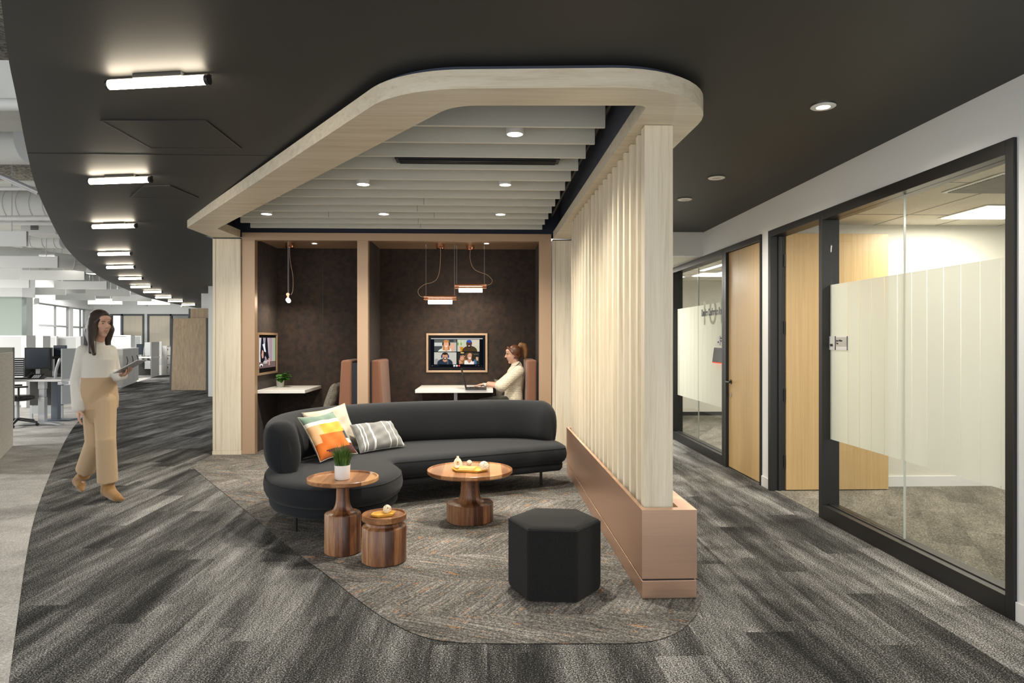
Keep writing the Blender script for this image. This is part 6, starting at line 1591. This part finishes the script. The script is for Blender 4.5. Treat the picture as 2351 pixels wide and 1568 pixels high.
# office chair
c = F(44, 972)
def office_chair(c, rz, lab):
    t = thing('office_chair', lab, 'chair', (c[0], c[1], .004), rz)
    m = MB(); m.rings([[(.25 * k * math.cos(a), .24 * k * math.sin(a), z) for a in [2 * PI * i / 24 for i in range(24)]] for k, z in ((.8, .42), (.98, .44), (1.0, .475), (.9, .50))]); m.build('seat', 'black_plastic', t, smooth=60)
    m = MB(); m.rings([[(-.2, y, z), (.2, y, z), (.2, y + .05, z), (-.2, y + .05, z)] for y, z in ((.22, .58), (.25, .75), (.29, .95), (.33, 1.03))]); m.build('backrest', 'dark_panel', t, bevel=.02)
    m = MB(); m.tube([(0, .1, .42), (0, .24, .45), (0, .28, .65)], .02, 8); m.build('back_post', 'black_metal', t, smooth=60)
    m = MB(); m.tube([(0, 0, .09), (0, 0, .42)], .028, 12); m.build('gas_lift', 'grey_metal', t, smooth=50)
    for k in range(5):
        a = 2 * PI * k / 5 + .3; e = (.30 * math.cos(a), .30 * math.sin(a), .065)
        m = MB(); m.tube([(0, 0, .12), e], [.026, .016], 8); l_ = m.build('base_arm', 'black_metal', t, smooth=60)
        m = MB(); m.tube([(e[0] - .012, e[1], .028), (e[0] + .012, e[1], .028)], .027, 12); m.build('caster', 'black_plastic', l_, smooth=40)
    for sx in (-1, 1):
        m = MB(); m.tube([(sx * .22, .02, .45), (sx * .28, .02, .5), (sx * .28, .02, .64)], .014, 8); m.box(sx * .28 - .03, -.1, .64, sx * .28 + .03, .14, .665); m.build('armrest', 'black_plastic', t)
    return t
office_chair((pxm(40, 11.4), 11.40), math.radians(131), 'black swivel chair pushed under the white desk')
# wood end panel at the picture edge
A, B = F(30, 1024), F(-8, 1064)
zt_p = CAMH - (809 - HOR) * depth(A) / FPX
t = thing('end_panel', 'tall greyed wood end panel cut off by the picture edge in front of the desk', 'panel', ((A.x + B.x) / 2, (A.y + B.y) / 2, .004))
d_ = (B - A).normalized(); B2 = A + d_ * 2.2; n_ = Vector((-d_.y, d_.x, 0));
if n_.x > 0: n_ = -n_
m = MB(); cc = (A + B2) / 2 + n_ * .022; m.obox((cc.x, cc.y, zt_p / 2 + .004), (B2 - A) / 2, n_ * .022, (0, 0, zt_p / 2)); m.build('board', 'panel_grey', t, world=True, bevel=.003)
q0 = W(4, 800, 9.6); q1 = W(29, 800, 9.6)
m = MB(); m.box(q1.x - .8, q0.y, .3, q1.x, q0.y + .04, CAMH - (797.5 - HOR) * 9.6 / FPX); m.build('screen_panel', M.setdefault('screen_grey', fabric('moss_grey_fabric', (.14, .14, .115, 1), (.2, .2, .165, 1), 240)), t, world=True, bevel=.006)
# ---- storage cabinet with three doors
A, B = F(280.5, 890.5), F(316.8, 876.5)
d_ = (B - A).normalized(); n_ = Vector((d_.y, -d_.x, 0))
if n_.x < 0: n_ = -n_
Lc = (B - A).length; hc_ = 1.14
t = thing('storage_cabinet', 'pale grey storage cabinet with three doors and arched pulls by the aisle', 'cabinet', ((A.x + B.x) / 2, (A.y + B.y) / 2, .004), math.atan2(d_.y, d_.x))
sgn = 1 if (Matrix.Rotation(math.atan2(d_.y, d_.x), 3, 'Z') @ Vector((0, 1, 0))).dot(n_) > 0 else -1
m = MB(); m.box(-Lc / 2, min(0, -sgn * .55), .06, Lc / 2, max(0, -sgn * .55), hc_ - .03); m.build('body', 'pale_laminate', t)
m = MB(); m.box(-Lc / 2 + .03, min(-sgn * .03, -sgn * .52), .0, Lc / 2 - .03, max(-sgn * .03, -sgn * .52), .06); m.build('plinth', 'white_lam', t)
m = MB(); m.box(-Lc / 2 - .01, min(sgn * .025, -sgn * .56), hc_ - .03, Lc / 2 + .01, max(sgn * .025, -sgn * .56), hc_); m.build('top', 'white_lam', t)
for k in range(3):
    x0 = -Lc / 2 + k * Lc / 3 + .006; x1 = x0 + Lc / 3 - .012
    m = MB(); m.box(x0, min(sgn * .001, sgn * .02), .07, x1, max(sgn * .001, sgn * .02), hc_ - .04); dr = m.build('door', 'pale_laminate', t)
    xm = (x0 + x1) / 2 + .1; m = MB(); m.tube(spline([(xm, sgn * .021, .62), (xm + .05, sgn * .05, .76), (xm, sgn * .021, .90)], 8), .010, 8); m.build('handle', 'black_metal', dr, smooth=60)
# ---- far workstation
t = thing('far_workstation', 'far workstation with pale end panel and grey screens beyond the storage cabinet', 'workstation', F(356, 864))
c0, c1 = F(346.5, 866.5), F(365, 862)
zt0 = CAMH - (785 - HOR) * depth(c0) / FPX
m = MB(); cc = (c0 + c1) / 2; m.obox((cc.x, cc.y, zt0 / 2), (c1 - c0) / 2, (-.015, .02, 0), (0, 0, zt0 / 2 - .003)); m.build('end_panel', 'pale_laminate', t, world=True)
D = depth(c0) - .4
for nm, x0, x1, y0, y1, mt, dd in (('upper_screen', 332, 345, 786, 817, 'grey_panel', .05), ('lower_screen', 332, 345, 828, 847, 'grey_panel', .05), ('desktop', 317, 346, 819, 822.5, 'white_lam', .5), ('back_panel', 314, 345, 826, 862, 'dark_panel', .9), ('far_screen', 366, 371.5, 784, 814, 'grey_panel', .3), ('far_lower_screen', 366, 371, 822, 838, 'grey_panel', .3)):
    p, q = W(x0, y1, D + dd), W(x1, y0, D + dd); dp = .03 if 'desk' not in nm else .7
    m = MB(); m.box(p.x, p.y, p.z, q.x, p.y + dp, q.z); m.build(nm, mt, t, world=True, bevel=.004)
c = W(322, 802, D + .6)
t = thing('monitor', 'black monitor on the far workstation desk beyond the storage cabinet', 'monitor', (c.x, c.y, c.z - .25))
m = MB(); m.box(-.13, -.02, .05, .10, .02, .45); m.build('case', 'black_plastic', t, bevel=.006)
m = MB(); m.box(-.11, -.0215, .075, .08, -.0202, .43); m.build('screen', 'off_screen', t)
m = MB(); m.tube(spline([(.10, .03, .0), (.12, .03, .2), (.17, .03, .42)], 6), .022, 8); m.build('stand_neck', 'grey_metal', t, smooth=60)
D = 27.0
t = thing('file_cabinet', 'white file cabinet with drawers at the end of the aisle', 'cabinet', W(375, 855, D) )
p, q = W(366, 855, D), W(383, 794, D); p.z = .004
m = MB(); m.box(p.x, p.y, .004, q.x, p.y + .6, q.z); m.build('body', 'white_lam', t, world=True)
r = W(394, 794, D)
for k in range(3):
    m = MB(); z0 = .08 + k * (q.z - .1) / 3; m.box(q.x + .02, p.y - .02, z0, r.x, p.y + .3, z0 + (q.z - .1) / 3 - .03); dr = m.build('drawer', 'pale_laminate', t, world=True)
    m = MB(); m.box(q.x + .03, p.y - .03, z0 + .2, q.x + .05, p.y - .021, z0 + .26); m.build('handle', 'black_metal', dr, world=True)
# ---- standing wood boards
def wood_board(tl, tr, br, bl, D, lab, tilt=.25, dk=9):
    P4 = [W(x, y, D + dd) for (x, y), dd in ((tl, tilt), (tr, tilt), (br, 0), (bl, 0))]
    t = thing('display_board', lab, 'board', ((P4[2].x + P4[3].x) / 2, P4[3].y, .004))
    TL, TR, BR, BL = P4; BR.z = BL.z = .004
    bk = Vector((0, .05, 0)); e = Vector((.055, 0, 0))
    m = MB(); m.rings([[BL + e, BR - e, BR - e + bk, BL + e + bk], [TL + e, TR - e, TR - e + bk, TL + e + bk]]); m.build('wood_face', 'oak_grey', t, world=True)
    for p, q, sg in ((BL, TL, 1), (BR, TR, -1)):
        m = MB(); m.rings([[p, p + e * sg, p + e * sg + bk * dk, p + bk * dk], [q, q + e * sg, q + e * sg + bk * min(dk, 2.4), q + bk * min(dk, 2.4)]]); m.build('side_frame', 'black_metal', t, world=True)
    return t
wood_board((393.6, 731.3), (477.5, 730), (477, 895.5), (388.6, 896.2), 19.0, 'tall tapered wood faced board with black edges standing in the aisle', dk=6)
wood_board((433, 708.5), (482, 708), (482, 880), (432, 890), 19.42, 'wood faced board rising behind the tall tapered board', 0, 1.6)
# ================================================================== SIGNS ON THE GLASS
RT = Matrix.Rotation(-PI / 2, 3, 'Z') @ Matrix.Rotation(PI / 2, 3, 'X')      # lettering facing the corridor, reading towards the camera side
RT = RT.to_quaternion()
xg = XW + .044
def sign_plate(p0, p1, label, lines, xg=xg, inner=True):
    y0, y1 = onX(p1[0], HOR, xg).y, onX(p0[0], HOR, xg).y; z1, z0 = onX(p0[0], p0[1], xg).z, onX(p0[0], p1[1], xg).z
    t = thing('name_plate', label, 'sign', (xg, (y0 + y1) / 2, z0)); w = y1 - y0
    m = MB(); m.box(xg - .006, y0, z0, xg - .001, y1, z1); m.build('plate', M.setdefault('plate_grey', plain('silver_plate', (.62, .62, .62, 1), .4)), t, world=True, bevel=.001)
    ys = y1 - w * .37
    m = MB(); m.box(xg - .008, ys - .006, z0, xg - .0062, ys + .006, z1); m.box(xg - .008, y0, z0, xg - .0062, y0 + .010, z1); m.build('navy_bar', 'navy_board', t, world=True)
    m = MB(); m.box(xg - .0075, y0 + .011, z0 + (z1 - z0) * .28, xg - .0062, ys - .007, z1 - .008); m.build('insert', M.setdefault('insert_grey', plain('insert_grey', (.42, .415, .38, 1), .5)), t, world=True)
    for txt, fy, fz, size, xs in lines:
        text_mesh(txt, size, 'navy_board', t, (xg - .0082, y1 - w * fy, z0 + (z1 - z0) * fz), RT, xs=xs)
    return t
sign_plate((1904, 772), (1948, 803), 'silver name plate with a navy bar on the near glass beside the open doorway', [('0606', .09, .27, .028, .80), ('Jessica Williams', .42, .62, .021, .70), ('Chris', .42, .42, .021, .70)])
sign_plate((1648, 771), (1667, 793), 'silver room plate with a dark bar on the far glass above the booking tablet', [('101', .06, .25, .03, .9), ('Dundee', .42, .68, .022, .7), ('Room', .42, .42, .022, .7)])
p = onX(1611, 726, xg)
t = thing('room_lettering', 'black lettering naming the conference room across the far glass', 'sign', (xg, p.y, p.z))
wid = p.y - onX(1672, 726, xg).y
text_mesh('Dundee Conference Room', .118, 'black_plastic', t, (xg - .002, p.y, p.z), RT, 'letters', .60 * wid / .9, .0012, bold=.0045)
p = onX(1610, 745, xg)
t = thing('room_number', 'large faint frosted number behind the black lettering on the far glass', 'sign', (xg, p.y, p.z))
z0 = onX(1613, 746, xg).z; z1 = onX(1613, 690, xg).z
M['frost_no'] = frostmat('frosted_number', (.66, .68, .61, 1), .15)
text_mesh('101', (z1 - z0) * 1.4, 'frost_no', t, (xg - .0008, p.y + .02, z0), RT, 'letters', 1.45, .0003)
# booking tablet
y1, y0 = onX(1641.5, HOR, xg).y, onX(1664.5, HOR, xg).y; z1, z0 = onX(1650, 798, xg).z, onX(1650, 832, xg).z
t = thing('booking_tablet', 'black room booking tablet with a red glowing edge on the far glass', 'tablet', (xg, (y0 + y1) / 2, z0))
m = MB(); m.rings([[(xg - .035, y0, z0), (xg - .035, y1, z0), (xg - .001, y1, z0), (xg - .001, y0, z0)], [(xg - .012, y0, z1), (xg - .012, y1, z1), (xg - .001, y1, z1), (xg - .001, y0, z1)]]); m.build('case', 'black_satin', t, world=True, bevel=.003)
m = MB(); m.box(xg - .035, y0, z0 - .009, xg - .003, y1, z0 - .001); m.build('status_light', M.setdefault('red_light', emit('red_status_light', (1, .06, .03, 1), 2.2)), t, world=True)
# ================================================================== LIGHT
w = bpy.data.worlds.new('world'); SC.world = w; w.use_nodes = True
bg = w.node_tree.nodes['Background']; bg.inputs['Color'].default_value = (.96, .98, 1.0, 1); bg.inputs['Strength'].default_value = WORLD_E
def added_spot(x, y, z, e, col=(1, .90, .74), ang=100, blend=.8, soft=.05, lab='', vis=True):
    t = thing('recessed_downlight', lab, 'downlight', (x, y, z - .001))
    m = MB(); m.lathe([(.036, -.002), (.066, -.002), (.068, -.006), (.062, -.010), (.038, -.010), (.036, -.006)], n=32, cap0=False, cap1=False); m.build('trim_ring', 'base_white', t, smooth=40)
    m = MB(); m.lathe([(.037, -.0065), (.037, -.004)], n=24); m.build('lens', 'lamp_disc', t)
    ld = bpy.data.lights.new('spot', 'SPOT'); lo = bpy.data.objects.new('spot', ld); COL.objects.link(lo); lo.parent = t; lo.location = (0, 0, -.02)
    ld.energy = e; ld.spot_size = math.radians(ang); ld.spot_blend = blend; ld.shadow_soft_size = soft; ld.color = col
def added_panel(x, y, z, sx, sy, e, col, lab, nm='ceiling_light'):
    """an added unseen luminaire: frame, diffuser and its lamp"""
    t = thing(nm, lab, 'ceiling light', (x, y, z - .001))
    m = MB(); m.box(-sx / 2 - .02, -sy / 2 - .02, -.008, sx / 2 + .02, sy / 2 + .02, -.002); m.build('frame', 'base_white', t)
    m = MB(); m.box(-sx / 2, -sy / 2, -.012, sx / 2, sy / 2, -.0085); m.build('diffuser', 'lamp_panel', t)
    ld = bpy.data.lights.new('lamp', 'AREA'); ld.shape = 'RECTANGLE'; ld.size = sx; ld.size_y = sy; ld.energy = e; ld.color = col
    lo = bpy.data.objects.new('lamp', ld); COL.objects.link(lo); lo.parent = t; lo.location = (0, 0, -.02)
    return t
# spots of the visible corridor downlights, then added fill downlights out of view
for (px, py, e) in ((1890, 244, 85), (1645, 408, 75), (1572, 457.5, 65)):
    p = onZ(px, py, ZC)
    ld = bpy.data.lights.new('spot', 'SPOT'); lo = bpy.data.objects.new('spot', ld); COL.objects.link(lo); lo.location = (p.x, p.y, ZC - .03)
    ld.energy = e; ld.spot_size = math.radians(155); ld.spot_blend = .8; ld.shadow_soft_size = .05; ld.color = (1, .92, .80)
added_spot(1.95, 1.6, ZC, 80, ang=150, lab='added fill downlight in the charcoal ceiling over the corridor, out of the picture')
added_spot(-.3, .7, ZC, 60, lab='added fill downlight in the charcoal ceiling above the viewpoint, out of the picture')
added_spot(-2.6, .9, ZC, 55, lab='added fill downlight in the charcoal ceiling over the aisle carpet, out of the picture')
# private office and conference room: lamp of the visible panel, added unseen ones
for (x, y, sx, sy, e, lab) in ((onZ(2200, 480, zo).x + .2, onZ(2200, 485, zo).y, .5, .5, 38, None), (4.0, 2.6, .58, .58, 42, 'added square light panel in the office ceiling nearer the viewer, hidden by the frame')):
    if lab: added_panel(x, y, zo, sx, sy, e, (1, .95, .85), lab)
    else:
        ld = bpy.data.lights.new('lamp', 'AREA'); ld.shape = 'RECTANGLE'; ld.size = sx; ld.size_y = sy; ld.energy = e; ld.color = (1, .95, .85)
        lo = bpy.data.objects.new('lamp', ld); COL.objects.link(lo); lo.location = (x, y, zo - .03)
added_panel(4.3, 9.5, zo, .2, 1.2, 110, (1, .95, .86), 'added slim ceiling light, unseen, deeper inside the conference room')
# open office: lamps added out of view to brighten the desks and far walls
for k, (x, y) in enumerate(((-10.5, 7.5), (-12.5, 11.5), (-14.0, 15.2))):
    added_panel(x, y, 3.2, 1.2, .3, 260, (1, .98, .95), f'added unseen lamp panel over the open office, {ORD[k]} row of desks', 'lamp_panel')
added_panel(-13.2, 24.2, 3.7, 1.2, .3, 190, (1, .98, .95), 'added lamp panel deep in the open office, hidden above the charcoal curve', 'lamp_panel')
added_panel(-9.5, 21.5, 3.7, 1.2, .3, 170, (1, .98, .95), 'added lamp panel over the end of the aisle, hidden above the charcoal ceiling', 'lamp_panel')
# lower corridor ceiling: panel added out of view to light the corridor
added_panel(1.9, 10.6, 2.449, .5, .5, 50, (1, .95, .88), 'added unseen light panel in the low corridor ceiling behind the bulkhead')
SC.cycles.use_denoising = True
SC.cycles.max_bounces = 8; SC.cycles.diffuse_bounces = 4; SC.cycles.glossy_bounces = 3; SC.cycles.transparent_max_bounces = 10; SC.cycles.transmission_bounces = 4
SC.cycles.sample_clamp_indirect = 6; SC.cycles.caustics_reflective = False; SC.cycles.caustics_refractive = False
